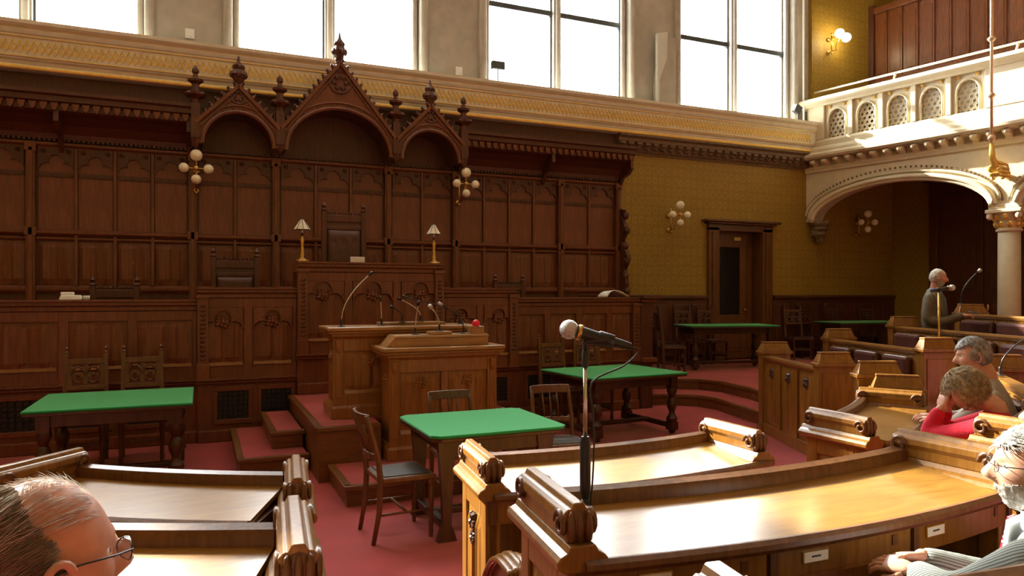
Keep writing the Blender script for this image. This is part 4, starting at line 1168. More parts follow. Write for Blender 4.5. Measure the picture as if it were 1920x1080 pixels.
def end_panel(root, loc, rz, L=.46, T=.075, h=EH):
    ms = end_meshes(L, T, h)
    p = put('end_panel', ms[0], root, loc, rz, .006)
    put('linenfold', ms[1], p); put('carved_leaves', ms[2], p)
    put('scroll_cap', ms[3], p, bevel=.004); put('scroll_carving', ms[4], p); put('scroll_carving', ms[5], p)
    return p
def polar(R, th, o=OC): return (o[0]+R*math.sin(th), o[1]-R*math.cos(th))
def desk_row(label, R, d0, d1, zb, n, dir0=None, dir1=None, group='curved bench desks', plates=None, o=OC):
    th0, th1 = math.radians(d0), math.radians(d1)
    mid = polar(R, (th0+th1)/2, o)
    t = thing('bench_desk', label, 'desk', (mid[0], mid[1], zb), group=group)
    oo = (o[0]-mid[0], o[1]-mid[1], 0)
    seg = 14
    def rv(name, prof, mat, a=th0, b=th1, sg=seg, parent=t, auto=30):
        return MB().rev(prof, a, b, sg, oo).build(name, M[mat], parent, auto=auto)
    rv('front_panel', [(R, 0), (R+.03, 0), (R+.03, .84), (R, .84)], 'bench_oak')
    rv('front_base', [(R-.02, 0), (R, 0), (R, .12), (R-.02, .1)], 'bench_oak')
    rv('front_rail', [(R-.035, .84), (R+.05, .84), (R+.05, .875), (R+.04, .893), (R+.02, .90), (R+.012, .894), (R-.005, .90), (R-.025, .893), (R-.035, .875)], 'chair_oak')
    rv('desktop', [(R+.04, .845), (R+.46, .808), (R+.46, .785), (R+.04, .82)], 'desk_top')
    rv('desk_lip', [(R+.455, .785), (R+.455, .812), (R+.475, .816), (R+.492, .806), (R+.495, .79), (R+.485, .775), (R+.465, .77)], 'chair_oak')
    rv('drawer_case', [(R+.06, .66), (R+.44, .66), (R+.44, .67), (R+.06, .67)], 'bench_oak')
    dt = (th1-th0)/n
    for i in range(n+1):
        a = th0+dt*i; w_ = .014/R
        rv('divider', [(R+.05, .66), (R+.452, .66), (R+.452, .785), (R+.05, .785)], 'chair_oak', a-w_, a+w_, 1)
    for i in range(n):
        a, b = th0+dt*i+.02/R, th0+dt*(i+1)-.02/R
        d = rv('drawer', [(R+.425, .672), (R+.443, .672), (R+.443, .782), (R+.425, .782)], 'bench_oak', a, b, 4)
        # label plate
        f = (plates[i] if plates else .3)
        th = a+(b-a)*f; pw = .052/R
        q = rv('label_plate', [(R+.442, .706), (R+.447, .706), (R+.447, .748), (R+.442, .748)], 'brass', th-pw, th+pw, 1, d)
        q2 = rv('label_card', [(R+.4465, .710), (R+.4485, .710), (R+.4485, .744), (R+.4465, .744)], 'white', th-pw*.9, th+pw*.9, 1, d)
        rv('printed_name', [(R+.448, .725), (R+.4492, .725), (R+.4492, .731), (R+.448, .731)], 'dark_bar', th-pw*.35, th+pw*.35, 1, d)
        th_ = a+(b-a)*.86
        rv('keyhole_plate', [(R+.442, .71), (R+.446, .71), (R+.446, .745), (R+.442, .745)], 'chair_oak', th_-.012/R, th_+.012/R, 1, d)
    dir0 = d0 if dir0 is None else dir0; dir1 = d1 if dir1 is None else dir1
    T = .075
    a0 = math.radians(dir0); a1 = math.radians(dir1)
    # left end: local x runs from front to rear along the radial direction
    p = polar(R-.02, th0, o); lt_ = (math.cos(a0), math.sin(a0))
    end_panel(t, (p[0]-mid[0]-lt_[0]*T, p[1]-mid[1]-lt_[1]*T, 0), a0-PI/2)
    p = polar(R-.02, th1, o); rt_ = (math.cos(a1), math.sin(a1)); ra = (math.sin(a1), -math.cos(a1))
    end_panel(t, (p[0]-mid[0]+rt_[0]*T+ra[0]*.46, p[1]-mid[1]+rt_[1]*T+ra[1]*.46, 0), a1+PI/2)
    return t
desk_row('front row curved desk of the middle block facing the centre table', 3.72, -10.9, 12.6, 0, 3, -6, 0, plates=(.2, .12, .15))
desk_row('second row curved desk of the middle block with the microphone stand', 4.99, -10.7, 10.3, .15, 3, -7, 2, plates=(.35, .25, .16))
desk_row('third row curved desk of the middle block, nearest the camera', 6.32, -10.8, 10.5, .30, 3, -8, 6)
desk_row('front row curved desk of the left block', 4.02, -40, -24.6, 0, 2, -40, -6, plates=(.3, .25))
desk_row('second row curved desk of the left block beside the balding man', 5.25, -36, -20.4, .15, 2, -36, -5, plates=(.3, .55))
desk_row('front row curved desk of the right block before the woman in red', 4.55, 20.1, 36.2, 0, 2, 2, 29, plates=(.15, .4), o=(2.3, 7.9))
desk_row('second row curved desk of the right block behind the woman in red', 5.68, 15.2, 24.5, .15, 1, 2, 26, o=(2.3, 7.9))


# curved seat benches behind the desks
def bench_row(label, R, d0, d1, zb, dir0=None, dir1=None, arms=True, o=OC):
    th0, th1 = math.radians(d0), math.radians(d1)
    mid = polar(R, (th0+th1)/2, o); oo = (o[0]-mid[0], o[1]-mid[1], 0)
    t = thing('seat_bench', label, 'bench', (mid[0], mid[1], zb), group='curved seat benches')
    MB().rev([(R-.36, .40), (R-.02, .40), (R-.02, .44), (R-.36, .44)], th0, th1, 12, oo).build('seat_board', M['bench_oak'], t, auto=30)
    MB().rev([(R-.05, 0), (R-.02, 0), (R-.02, .40), (R-.05, .40)], th0, th1, 12, oo).build('seat_support', M['bench_oak'], t, auto=30)
    MB().rev([(R-.02, .0), (R+.02, 0), (R+.05, .74), (R+.01, .74)], th0, th1, 12, oo).build('back_board', M['bench_oak'], t, auto=30)
    n = max(2, round((th1-th0)*R/.6)); dt = (th1-th0)/n
    for i in range(n):
        a, b = th0+dt*i+.05/R, th0+dt*(i+1)-.05/R
        MB().rev([(R-.34, .44), (R-.04, .44), (R-.05, .485), (R-.33, .485)], a, b, 5, oo).build('seat_pad', M['leather'], t, bevel=.015)
        MB().rev([(R-.04, .52), (R-.0, .5), (R+.012, .72), (R-.03, .71)], a, b, 5, oo).build('back_pad', M['leather'], t, bevel=.012)
    if arms:
        for th, dr, s in ((th0, dir0 if dir0 is not None else d0, -1), (th1, dir1 if dir1 is not None else d1, 1)):
            p = polar(R, th, o); a = math.radians(dr)
            m = MB()
            L = .40; pts = []
            for i in range(13):
                f = i/12
                pts.append((L*f, .50+.17*math.sin(min(1, f*1.6)*PI/2)**.8))
            m.prism([(0, 0)] + pts + [(L, 0)], 0, .055)
            e = m.build('arm_panel', M['bench_oak'], t, (p[0]-mid[0]-math.sin(a)*L - (.0), p[1]-mid[1]+math.cos(a)*L, 0), a-PI/2, bevel=.006)
            c = MB()
            for k, w_ in ((-.024, .014), (.0, .016), (.027, .018), (.054, .016), (.078, .014)):
                c.tube([(q[0]-.01, k, q[1]+.01-abs(k-.027)*.25) for q in pts], w_, 6)
            c.build('arm_cap', M['bench_oak'], e, smooth=True)
    return t
bench_row('seat bench between the first and second middle desks', 4.80, -11.2, 10.8, 0, -6, 2)
bench_row('seat bench between the second and third middle desks', 6.05, -10.4, 10.4, .15, -7, 5)
bench_row('seat bench between the two left block desks', 5.06, -36, -20.4, 0, -36, -5)
bench_row('seat bench of the woman in red and the grey-haired man', 5.60, 15.8, 24.5, 0, arms=False, o=(2.3, 7.9))
bench_row('seat bench of the balding man behind the left desks', 6.32, -34, -18, .30, -34, -5)

# straight benches of the far right block: posts, rail, boards and leather pads
_post = {}
def post_mesh(h, L=.36, T=.13):
    key = (h, L, T)
    if key in _post: return _post[key]
    m = MB()
    m.box(0, L, 0, T, 0, h-.13); m.box(.03, L-.03, -.012, T+.012, .12, h-.22); m.box(-.02, L+.02, -.02, T+.02, 0, .1)
    c = MB(); c.box(-.025, L+.025, -.025, T+.025, h-.15, h-.115); c.box(-.01, L+.01, -.01, T+.01, h-.17, h-.15)
    c.frust(-.01, L+.01, -.01, T+.01, h-.115, h-.02, .035); c.box(.022, L-.022, .022, T-.022, h-.02, h)
    a, b = m.mesh('post'), c.mesh('post_cap'); a.materials.append(M['bench_oak']); b.materials.append(M['bench_oak'])
    _post[key] = (a, b); return a, b
def straight_bench(name, label, p0, p1, zb, h, pads, desk=False, post_l=.36, n_panels=3):
    a, b = Vector((*p0, 0)), Vector((*p1, 0)); d = b-a; L = d.length; rz = math.atan2(d.y, d.x)
    t = thing(name, label, 'bench' if not desk else 'desk', (a.x, a.y, zb), rz, group='straight benches of the far right block')
    # local x from p0 to p1; the room's centre lies on the -y side
    for x in (-.065, L-.065):
        pa, pb = post_mesh(h, post_l)
        q = put('post', pa, t, (x+.13, -.04, 0), PI/2, .006); put('post_cap', pb, q, bevel=.006)
    rail_z = h-.13 if not desk else h-.17
    MB().sweepx([(.0, rail_z-.07), (-.02, rail_z-.05), (-.035, rail_z-.02), (-.03, rail_z), (.07, rail_z), (.075, rail_z-.02), (.06, rail_z-.07)], .06, L-.06).build('top_rail', M['bench_oak'], t)
    MB().box(.06, L-.06, .0, .05, 0, rail_z-.06).build('back_board', M['bench_oak'], t)
    if desk:
        pw = (L-.14)/n_panels
        for i in range(n_panels):
            x0 = .07+pw*i
            if i: MB().box(x0-.025, x0+.025, -.025, 0, .1, rail_z-.07).build('stile', M['bench_oak'], t, bevel=.006)
            p = MB().linen(x0+.04, x0+pw-.04, .16, rail_z-.1, -.002, .022, 2).build('linenfold', M['bench_oak'], t)
            MB().leafs(x0+pw/2, rail_z-.2, -.008, .09, i+2, .022).build('carved_leaves', M['table_oak'], p)
        MB().box(.06, L-.06, -.03, 0, 0, .13).build('base_board', M['bench_oak'], t, bevel=.008)
        MB().box(.06, L-.06, .05, .42, rail_z-.12, rail_z-.09).build('desktop', M['desk_top'], t, bevel=.008)
    else:
        pw = (L-.2)/pads
        for i in range(pads):
            x0 = .1+pw*i
            MB().box(x0+.06, x0+pw-.06, -.09, 0, rail_z-.36, rail_z-.085).build('back_pad', M['leather'], t, bevel=.035)
            m = MB()
            for k in range(11):
                m.ball((x0+.07+k*(pw-.14)/10, -.012, rail_z-.078), .008, 6, 4)
            o = m.build('brass_nails', M['brass'], t); o['kind'] = 'stuff'
            MB().box(x0+.04, x0+pw-.04, -.45, -.05, .42, .48).build('seat_pad', M['leather'], t, bevel=.02)
        MB().box(.06, L-.06, -.46, 0, .36, .42).build('seat_board', M['bench_oak'], t, bevel=.01)
        MB().box(.06, L-.06, -.08, -.04, 0, .36).build('seat_support', M['bench_oak'], t)
    return t
straight_bench('front_desk', 'front desk of the far right block with carved panels and square posts', (6.52, 6.98), (5.92, 5.52), 0, 1.14, 0, True)
straight_bench('leather_bench', 'leather backed bench behind the carved front desk, two pads showing', (7.52, 6.88), (6.92, 5.1), .0, 1.29, 3)
straight_bench('leather_bench', 'leather backed bench with the standing microphone before it', (8.6, 6.78), (7.45, 4.1), .15, 1.29, 4)
straight_bench('leather_bench', 'leather backed bench beside the standing man', (9.7, 6.6), (8.5, 4.3), .30, 1.30, 3)
straight_bench('leather_bench', 'rearmost leather backed bench by the column', (10.75, 6.25), (9.7, 4.3), .45, 1.32, 3)
straight_bench('leather_bench', 'bench with brass nailed pads behind the grey-haired man', (6.3, 4.1), (4.95, 2.85), 0, 1.22, 3)
# two single end posts standing between the blocks
for lb, x, y, rz, h in [('farther of two square bench ends beside the carved front desk', 5.42, 4.62, -.42, 1.14), ('nearer of two square bench ends beside the carved front desk', 5.34, 4.40, -.75, 1.05)]:
    t = thing('bench_end', lb, 'bench end', (x, y, 0), rz, group='square bench ends')
    pa, pb = post_mesh(h, .38, .1)
    q = put('post', pa, t, bevel=.006); put('post_cap', pb, t, bevel=.006)

# ================================================================ PEOPLE
M['skin'] = plain('skin', (.56, .30, .20), .5, 0, .12, 30, .05, .4)
M['skin_ruddy'] = plain('skin_ruddy', (.50, .24, .155), .5, 0, .14, 30, .05, .4)
M['lip'] = plain('lip', (.40, .15, .12), .5)
M['eye'] = plain('eye', (.7, .68, .64), .15)
M['iris'] = plain('iris', (.05, .04, .035), .1)
M['hair_grey'] = plain('hair_grey', (.40, .38, .34), .55, 0, .35, 60)
M['hair_brown_grey'] = plain('hair_brown_grey', (.17, .125, .085), .5, 0, .4, 60)
M['hair_light'] = plain('hair_light', (.50, .47, .42), .5, 0, .3, 60)
M['hair_brown'] = plain('hair_brown', (.36, .26, .13), .55, 0, .45, 40)
M['hair_dark_grey'] = plain('hair_dark_grey', (.26, .255, .24), .55, 0, .45, 40)
M['red_knit'] = plain('red_knit', (.55, .012, .035), .85, 0, .12, 90, .25, .2, sheen=.2)
M['olive_coat'] = plain('olive_coat', (.12, .098, .058), .75, 0, .25, 12, .2)
M['grey_knit'] = plain('grey_knit', (.09, .10, .12), .85, 0, .2, 60, .2)
M['blue_shirt'] = plain('blue_shirt', (.10, .22, .48), .7, 0, .1, 30)
M['beige_shirt'] = plain('beige_shirt', (.36, .31, .26), .8, 0, .12, 30, .1)
M['white_shirt'] = plain('white_shirt', (.80, .81, .82), .8, 0, .04, 20)
M['dark_cloth'] = plain('dark_cloth', (.03, .03, .036), .8, 0, .2, 20)
def striped(name, c1, c2, scale, direction='X', duty=.6):
    m, nt, b = nodes_of(name); L = nt.links
    tc = N(nt, 'ShaderNodeTexCoord'); wv = N(nt, 'ShaderNodeTexWave', wave_type='BANDS', bands_direction=direction)
    wv.inputs['Scale'].default_value = scale; wv.inputs['Distortion'].default_value = .6; wv.inputs['Detail'].default_value = 0
    r = ramp(nt, [(duty-.12, c1), (duty+.12, c2)])
    L.new(tc.outputs['Object'], wv.inputs['Vector']); L.new(wv.outputs['Fac'], r.inputs['Fac']); L.new(r.outputs['Color'], b.inputs['Base Color'])
    b.inputs['Roughness'].default_value = .85; b.inputs['Specular IOR Level'].default_value = .2
    return m
M['pinstripe'] = striped('pinstripe', (.27, .29, .26), (.10, .112, .108), 38, 'DIAGONAL', .55)
def dotted_tie():
    m, nt, b = nodes_of('dotted_tie'); L = nt.links
    tc = N(nt, 'ShaderNodeTexCoord'); vo = N(nt, 'ShaderNodeTexVoronoi'); vo.inputs['Scale'].default_value = 62; vo.inputs['Randomness'].default_value = .15
    r = ramp(nt, [(.22, (.75, .75, .78)), (.30, (.34, .012, .03))])
    L.new(tc.outputs['Object'], vo.inputs['Vector']); L.new(vo.outputs['Distance'], r.inputs['Fac']); L.new(r.outputs['Color'], b.inputs['Base Color'])
    b.inputs['Roughness'].default_value = .5
    return m
M['dotted_tie'] = dotted_tie()

def g2(a, b, sa, sb): return math.exp(-(a/sa)**2-(b/sb)**2)
def head_pt(x, y, z):
    rx, ry, rz = .076, .096, .118
    px, py, pz = x*rx, y*ry, z*rz
    if z > 0:
        if y < 0: py *= 1+.06*z
        px *= 1+.05*(1-abs(z))*(1 if y < 0 else .2)
    else:
        t = -z
        px *= 1-.26*t**1.6
        if y < 0: py *= 1-.42*t**1.2
        else: py *= 1+.06*t
    if y > .05:
        f = min(1, (y-.05)*3)
        py += f*(.030*g2(px, pz+.022, .011, .020) + .018*g2(px, pz-.002, .009, .022))      # nose
        py += f*(.006*g2(px, pz-.035, .045, .012))                                        # brow
        py -= f*(.013*g2(abs(px)-.032, pz-.014, .016, .012))                              # sockets
        py += f*(.006*g2(px, pz+.066, .022, .008) - .004*g2(px, pz+.060, .026, .003))     # lips
        py += f*(.010*g2(px, pz+.102, .020, .016) - .004*g2(px, pz+.084, .02, .008))      # chin
        py += f*(.004*g2(abs(px)-.04, pz+.02, .018, .018))                                # cheeks
    return Vector((px, py, pz))
def dirs(nu=56, nv=44):
    out = []
    for j in range(nv+1):
        ph = -PI/2 + PI*j/nv
        row = []
        for i in range(nu):
            a = 2*PI*i/nu
            row.append((math.cos(ph)*math.cos(a), math.cos(ph)*math.sin(a), math.sin(ph)))
        out.append(row)
    return out
def head_into(mb, T):
    D = dirs(); nu, nv = 56, 44
    vs = [T @ head_pt(*d) for row in D for d in row]
    fs = [(j*nu+i, j*nu+(i+1) % nu, (j+1)*nu+(i+1) % nu, (j+1)*nu+i) for j in range(nv) for i in range(nu)]
    mb.add(vs, fs)
    for s in (-1, 1):                                   # ears
        def E_(p): return T @ Vector((s*(.073+p[2]), -.006+p[0], -.006+p[1]))
        pts = []
        for i in range(15):
            a = -2.0 + i*.33
            pts.append(E_((-.020*math.cos(a)*(1.0 if math.sin(a) > 0 else .8), .031*math.sin(a), .010+.008*math.cos(a-PI)*-.5+.004)))
        mb.tube(pts, [.0035]+[.0058]*12+[.006, .006], 7)
        mb.ball(E_((.006, -.0, .003)), (.006, .014, .020), 8, 6, T.to_3x3().to_euler())
        mb.ball(E_((.004, -.028, .006)), (.005, .008, .010), 7, 5)
        mb.ball(E_((-.008, .004, .004)), (.005, .012, .020), 7, 5)
def hair_shell(mb, T, mask, th, seed=1, nu=72, nv=54, rough=.25):
    rnd = random.Random(seed); idx = {}
    for j in range(nv+1):
        ph = -PI/2+PI*j/nv
        for i in range(nu):
            a = 2*PI*i/nu
            d = (math.cos(ph)*math.cos(a), math.cos(ph)*math.sin(a), math.sin(ph))
            m = mask(*d)
            if m > 0:
                p = head_pt(*d); n = Vector(d).normalized()
                w_ = th*min(1, m*3)*(1+rough*math.sin(a*13+ph*9+seed)+rough*math.sin(a*29-ph*17)+rnd.uniform(-rough, rough)*.5)
                idx[(j, i)] = len(mb.v); mb.v.append(tuple(T @ (p+n*(w_+.0015))))
    for j in range(nv):
        for i in range(nu):
            q = [(j, i), (j, (i+1) % nu), (j+1, (i+1) % nu), (j+1, i)]
            if all(k in idx for k in q): mb.f.append(tuple(idx[k] for k in q))
def strands(mb, T, mask, n, L, th, comb, seed=2, r=.0011, lift=.25, wild=.25):
    rnd = random.Random(seed); k = 0; tries = 0
    while k < n and tries < n*30:
        tries += 1
        d = Vector((rnd.gauss(0, 1), rnd.gauss(0, 1), rnd.gauss(0, 1))).normalized()
        m = mask(*d)
        if m <= 0 or rnd.random() > m*2.5: continue
        nrm = d; base = head_pt(*d)+nrm*th*.6
        c = Vector(comb(*d)) + Vector((rnd.uniform(-wild, wild), rnd.uniform(-wild, wild), rnd.uniform(-wild, wild)))
        c = (c - nrm*c.dot(nrm)); c = c.normalized() if c.length > 1e-4 else Vector((0, 0, -1))
        ll = L*rnd.uniform(.5, 1.2); pts = []; p = base
        for s in range(5):
            pts.append(T @ p)
            f = s/4
            p = p + (c*(1-.25*f) + nrm*(lift*(1-1.6*f)))*(ll/4)
        mb.tube(pts, [r, r, r*.9, r*.7, r*.25], 3); k += 1
def head_tf(pos, face, pitch=0.0, roll=0.0, scale=1.0):
    yaw = math.atan2(-face[0], face[1])
    return Matrix.Translation(pos) @ Euler((0, 0, yaw)).to_matrix().to_4x4() @ Euler((pitch, roll, 0)).to_matrix().to_4x4() @ Matrix.Scale(scale, 4)
def loft(mb, secs, n=20):          # secs: centre, side vector, front vector
    k = len(secs); vs = []
    for c, sv, fv in secs:
        c, sv, fv = Vector(c), Vector(sv), Vector(fv)
        for i in range(n):
            a = 2*PI*i/n; ca, sa = math.cos(a), math.sin(a)
            vs.append(c + sv*(abs(ca)**.8*(1 if ca > 0 else -1)) + fv*(abs(sa)**.8*(1 if sa > 0 else -1)))
    fs = [tuple(range(n-1, -1, -1)), tuple(range((k-1)*n, k*n))]
    fs += [(j*n+i, j*n+(i+1) % n, (j+1)*n+(i+1) % n, (j+1)*n+i) for j in range(k-1) for i in range(n)]
    return mb.add(vs, fs)
def smooth_path(pts, rs, sub=4):
    P_ = [Vector(p) for p in pts]; out = []; ro = []
    for i in range(len(P_)-1):
        p0, p1, p2, p3 = P_[max(i-1, 0)], P_[i], P_[i+1], P_[min(i+2, len(P_)-1)]
        for s in range(sub):
            t = s/sub
            out.append(.5*((2*p1)+(-p0+p2)*t+(2*p0-5*p1+4*p2-p3)*t*t+(-p0+3*p1-3*p2+p3)*t**3)); ro.append(rs[i]+(rs[i+1]-rs[i])*t)
    out.append(P_[-1]); ro.append(rs[-1])
    return out, ro
def limb(mb, pts, rs, n=12):
    a, b = smooth_path(pts, rs); mb.tube(a, b, n)
    mb.ball(a[-1], rs[-1], 10, 7); mb.ball(a[0], rs[0], 10, 7)
def cloth(mb, name, mat, parent, voxel=.014, it=5):
    o = mb.build(name, M[mat], parent, smooth=True)
    r = o.modifiers.new('fuse', 'REMESH'); r.mode = 'VOXEL'; r.voxel_size = voxel; r.use_smooth_shade = True
    s = o.modifiers.new('soften', 'SMOOTH'); s.iterations = it; s.factor = .5
    return o
def hand(mb, wrist, d, nrm, curl=.5, side=1, sc_=1.0, thumb_in=.5):
    d = Vector(d).normalized(); nrm = Vector(nrm); nrm = (nrm-d*nrm.dot(d)).normalized(); sv = d.cross(nrm)*side
    w_ = Vector(wrist)
    def pt(a, b, c): return w_ + (d*a + sv*b + nrm*c)*sc_
    loft(mb, [(pt(0, 0, 0), sv*.024*sc_, nrm*.018*sc_), (pt(.03, .0, 0), sv*.034*sc_, nrm*.016*sc_), (pt(.07, .002, 0), sv*.041*sc_, nrm*.014*sc_), (pt(.09, .002, 0), sv*.038*sc_, nrm*.011*sc_)], 14)
    for k, (b, L) in enumerate(((-.030, .068), (-.010, .076), (.011, .072), (.030, .056))):
        p = pt(.085-(.006 if k in (0, 3) else 0), b, 0); dd = d.copy(); pts = [p]
        for s, fr in enumerate((.45, .32, .23)):
            an = curl*(.55 if s == 0 else 1.0)
            dd = (dd*math.cos(an) - nrm*math.sin(an)).normalized(); p = p + dd*L*fr*sc_; pts.append(p)
        mb.tube(pts, [.0092*sc_, .0085*sc_, .0078*sc_, .0065*sc_], 8); mb.ball(pts[-1], .0066*sc_, 7, 5)
        for q in pts[:-1]: mb.ball(q, .0092*sc_, 7, 5)
    t0 = pt(.025, -.030, -.004); t1 = pt(.052, -.058+.02*thumb_in, -.014); t2 = pt(.082, -.062+.03*thumb_in, -.020-.01*thumb_in)
    mb.tube([t0, t1, t2], [.013*sc_, .010*sc_, .008*sc_], 8); mb.ball(t2, .008*sc_, 7, 5); mb.ball(t1, .0105*sc_, 7, 5)
def glasses(T, parent):
    m = MB()
    for s in (-1, 1):
        m.tube([T @ Vector((s*.034+.022*math.cos(q*PI/8), .106-.006*abs(math.cos(q*PI/8)), .010+.016*math.sin(q*PI/8))) for q in range(17)], .0012, 5)
        m.tube([T @ Vector(p) for p in ((s*.056, .102, .014), (s*.073, .07, .016), (s*.080, .02, .016), (s*.082, -.012, .010), (s*.081, -.022, -.008))], .0016, 5)
    m.tube([T @ Vector(p) for p in ((-.013, .108, .012), (0, .113, .015), (.013, .108, .012))], .0012, 5)
    g = m.build('glasses', M['black'], parent, smooth=True)
    for s in (-1, 1):
        vs = [T @ Vector((s*.034+.021*math.cos(q*PI/8), .105-.006*abs(math.cos(q*PI/8)), .010+.0155*math.sin(q*PI/8))) for q in range(16)]
        MB().add(vs, [tuple(range(16))]).build('lens', M['window_glass'], g)
def eyes_into(T, parent):
    m = MB()
    for s in (-1, 1): m.ball(T @ Vector((s*.032, .0685, .012)), .0115, 10, 8)
    m.build('eyes', M['eye'], parent, smooth=True)
    m = MB()
    for s in (-1, 1): m.ball(T @ Vector((s*.032, .0765, .012)), .0055, 8, 6)
    m.build('irises', M['iris'], parent, smooth=True)
def torso(mb, pelvis, chest, neck, left, fwd, w=.2, dp=.115, sh=None):
    pv, ch, nk = Vector(pelvis), Vector(chest), Vector(neck)
    l, f = Vector((*left, 0)), Vector((*fwd, 0))
    loft(mb, [(pv+Vector((0, 0, -.08)), l*w*.95, f*dp*1.15), (pv, l*w*.95, f*dp*1.2), (pv.lerp(ch, .5), l*w*.86, f*dp*1.12), (ch, l*w*.98, f*dp*1.1), (ch.lerp(nk, .55), l*w*.96, f*dp*.9), (ch.lerp(nk, .85), l*w*.6, f*dp*.66), (nk, l*w*.30, f*dp*.52)])
def seated(label, pelvis, chest, neck, head, face, fwd, top_mat, hairmat, hairmask, comb, hair_n, hair_len, hair_th, legs_mat='dark_cloth', floor=.0, arms=None, pitch=0, roll=0, skin='skin', hscale=1.0, hands=True, w=.2, lift=.25, wild=.25, legs=True, r=.0011, cat='person', voxel=.014, bald=False):
    t = thing('person', label, cat, (pelvis[0], pelvis[1], floor))
    off = Matrix.Translation(Vector((-pelvis[0], -pelvis[1], -floor)))
    def W(p): return off @ Vector(p)
    f = Vector((*fwd, 0)).normalized(); l = Vector((-f.y, f.x, 0))
    T = off @ head_tf(head, face, pitch, roll, hscale)
    body = MB(); head_into(body, T)
    limb(body, [W(Vector(neck)-Vector((0, 0, .06))), W(Vector(neck)+Vector((0, 0, .02))), T @ Vector((0, -.022, -.05))], [.062, .056, .054], 14)
    A = arms or []
    for a in A:
        limb(body, [W(chest)] + [W(p) for p in a['pts']], [.05] + [q*.55 for q in a['r']], 8)
        if hands and a.get('hand'):
            h = a['hand']; hand(body, W(h[0]), h[1], h[2], h[3], h[4], h[5] if len(h) > 5 else 1.0)
            limb(body, [W(a['pts'][-1]), W(h[0])], [.027, .025], 10)
    limb(body, [W(pelvis), W(chest), W(neck)], [.07, .08, .05], 10)
    body.build('body', M[skin], t, smooth=True)
    eyes_into(T, t)
    j = MB(); torso(j, W(pelvis), W(chest), W(neck), (l.x, l.y), (f.x, f.y), w)
    for a in A:
        limb(j, [W(p) for p in a['pts']], a['r'])
    cloth(j, 'jacket', top_mat, t, voxel)
    if legs:
        g = MB()
        for s in (-1, 1):
            hp = Vector(pelvis)+l*(s*.09)+Vector((0, 0, -.02)); kn = hp+f*.42+l*(s*.04)+Vector((0, 0, -.02)); ft = kn+f*.02+Vector((0, 0, -(kn.z-floor)+.07))
            limb(g, [W(hp), W(hp.lerp(kn, .5)), W(kn), W(kn.lerp(ft, .5)), W(ft)], [.09, .082, .066, .056, .048])
        cloth(g, 'trousers', legs_mat, t, .016)
        for s in (-1, 1):
            hp = Vector(pelvis)+l*(s*.09); kn = hp+f*.42+l*(s*.04); ft = kn+f*.02; ft.z = floor
            m = MB(); limb(m, [W(ft+Vector((0, 0, .05))-f*.06), W(ft+Vector((0, 0, .04))+f*.06), W(ft+Vector((0, 0, .03))+f*.14)], [.045, .042, .03])
            m.build('shoe', M['black'], t, smooth=True)
    if hairmask:
        hm = MB()
        if not bald: hair_shell(hm, T, hairmask, hair_th, 3)
        strands(hm, T, hairmask, hair_n, hair_len, hair_th, comb, 5, r, lift, wild)
        hm.build('hair', M[hairmat], t, smooth=True)
    return t, T, W
def full_hair(x, y, z):           # ordinary hairline
    face = y > .15 and z < .45+.25*(1-y)
    if face and abs(x) < .92: return 0
    if z < -.42 and y > -.35: return 0
    if z < -.15 and y > -.05: return 0
    if z < -.62: return 0
    return min(1, .5+z)+.2
def comb_down(x, y, z): return (x*.3, -.5-y*.2, -.9+max(0, z)*.6)

# balding man in the foreground
def bald_mask(x, y, z):
    if z > .60 and y > -.30: return 0
    if y > .12-.50*max(0, z)+.04*math.sin(z*21): return 0
    if y > -.05 and z < .05: return 0
    if z < -.55: return 0
    return min(1, .25+.9*max(0, .62-max(z, 0)*.8))
t, T, W = seated('balding man in glasses in the near left corner, seen from behind', (-.30, 1.07, .78), (-.30, 1.09, 1.04), (-.25, 1.13, 1.22), (-.210, 1.18, 1.366), (.86, .51), (.35, .93), 'dark_cloth', 'hair_brown_grey', bald_mask, lambda x, y, z: (-x*.2, -.9, -.55 if z < .5 else .1), 9500, .036, .003, floor=.30, skin='skin_ruddy', hscale=1.03, pitch=-.06, wild=.2, r=.0008, lift=.05, bald=True,
    arms=[{'pts': [(-.45, 1.12, 1.13), (-.50, 1.25, .95), (-.36, 1.42, .92)], 'r': [.07, .055, .042], 'hand': [(-.33, 1.46, .92), (.5, .8, 0), (0, 0, 1), .4, 1]},
          {'pts': [(-.04, .98, 1.13), (.06, 1.12, .95), (.02, 1.40, .92)], 'r': [.07, .055, .042], 'hand': [(.0, 1.44, .92), (-.5, .8, 0), (0, 0, 1), .4, -1]}])
glasses(T, t)
hm = MB(); strands(hm, T, lambda x, y, z: .6 if z > .55 and -.5 < y < .62 else 0, 330, .05, .001, lambda x, y, z: (.5, -.9, .0), 9, .00045, .10, .16)
hm.build('thin_top_hair', M['hair_light'], t, smooth=True)

# bearded man at the right edge
t, T, W = seated('bearded grey-haired man in pinstripe suit and red tie, hands clasped', (2.285, 1.265, 0.645), (2.275, 1.235, 0.915), (2.255, 1.245, 1.085), (2.250, 1.310, 1.230), (-.72, .69), (-.18, .98), 'pinstripe', 'hair_grey', full_hair, comb_down, 2600, .045, .011, floor=.15, lift=.35, r=.0009, voxel=.011,
    arms=[{'pts': [(2.080, 1.215, 1.005), (2.015, 1.365, 0.885), (2.065, 1.530, 0.868)], 'r': [.075, .062, .045], 'hand': [(2.060, 1.550, 0.876), (-.30, .95, .05), (-.35, -.1, .93), .55, 1, .95]},
          {'pts': [(2.460, 1.295, 1.005), (2.445, 1.425, 0.825), (2.19, 1.59, 0.872)], 'r': [.075, .062, .045], 'hand': [(2.165, 1.60, 0.888), (-.9, .35, .05), (.1, .35, .93), .6, -1, .95]}])
glasses(T, t)
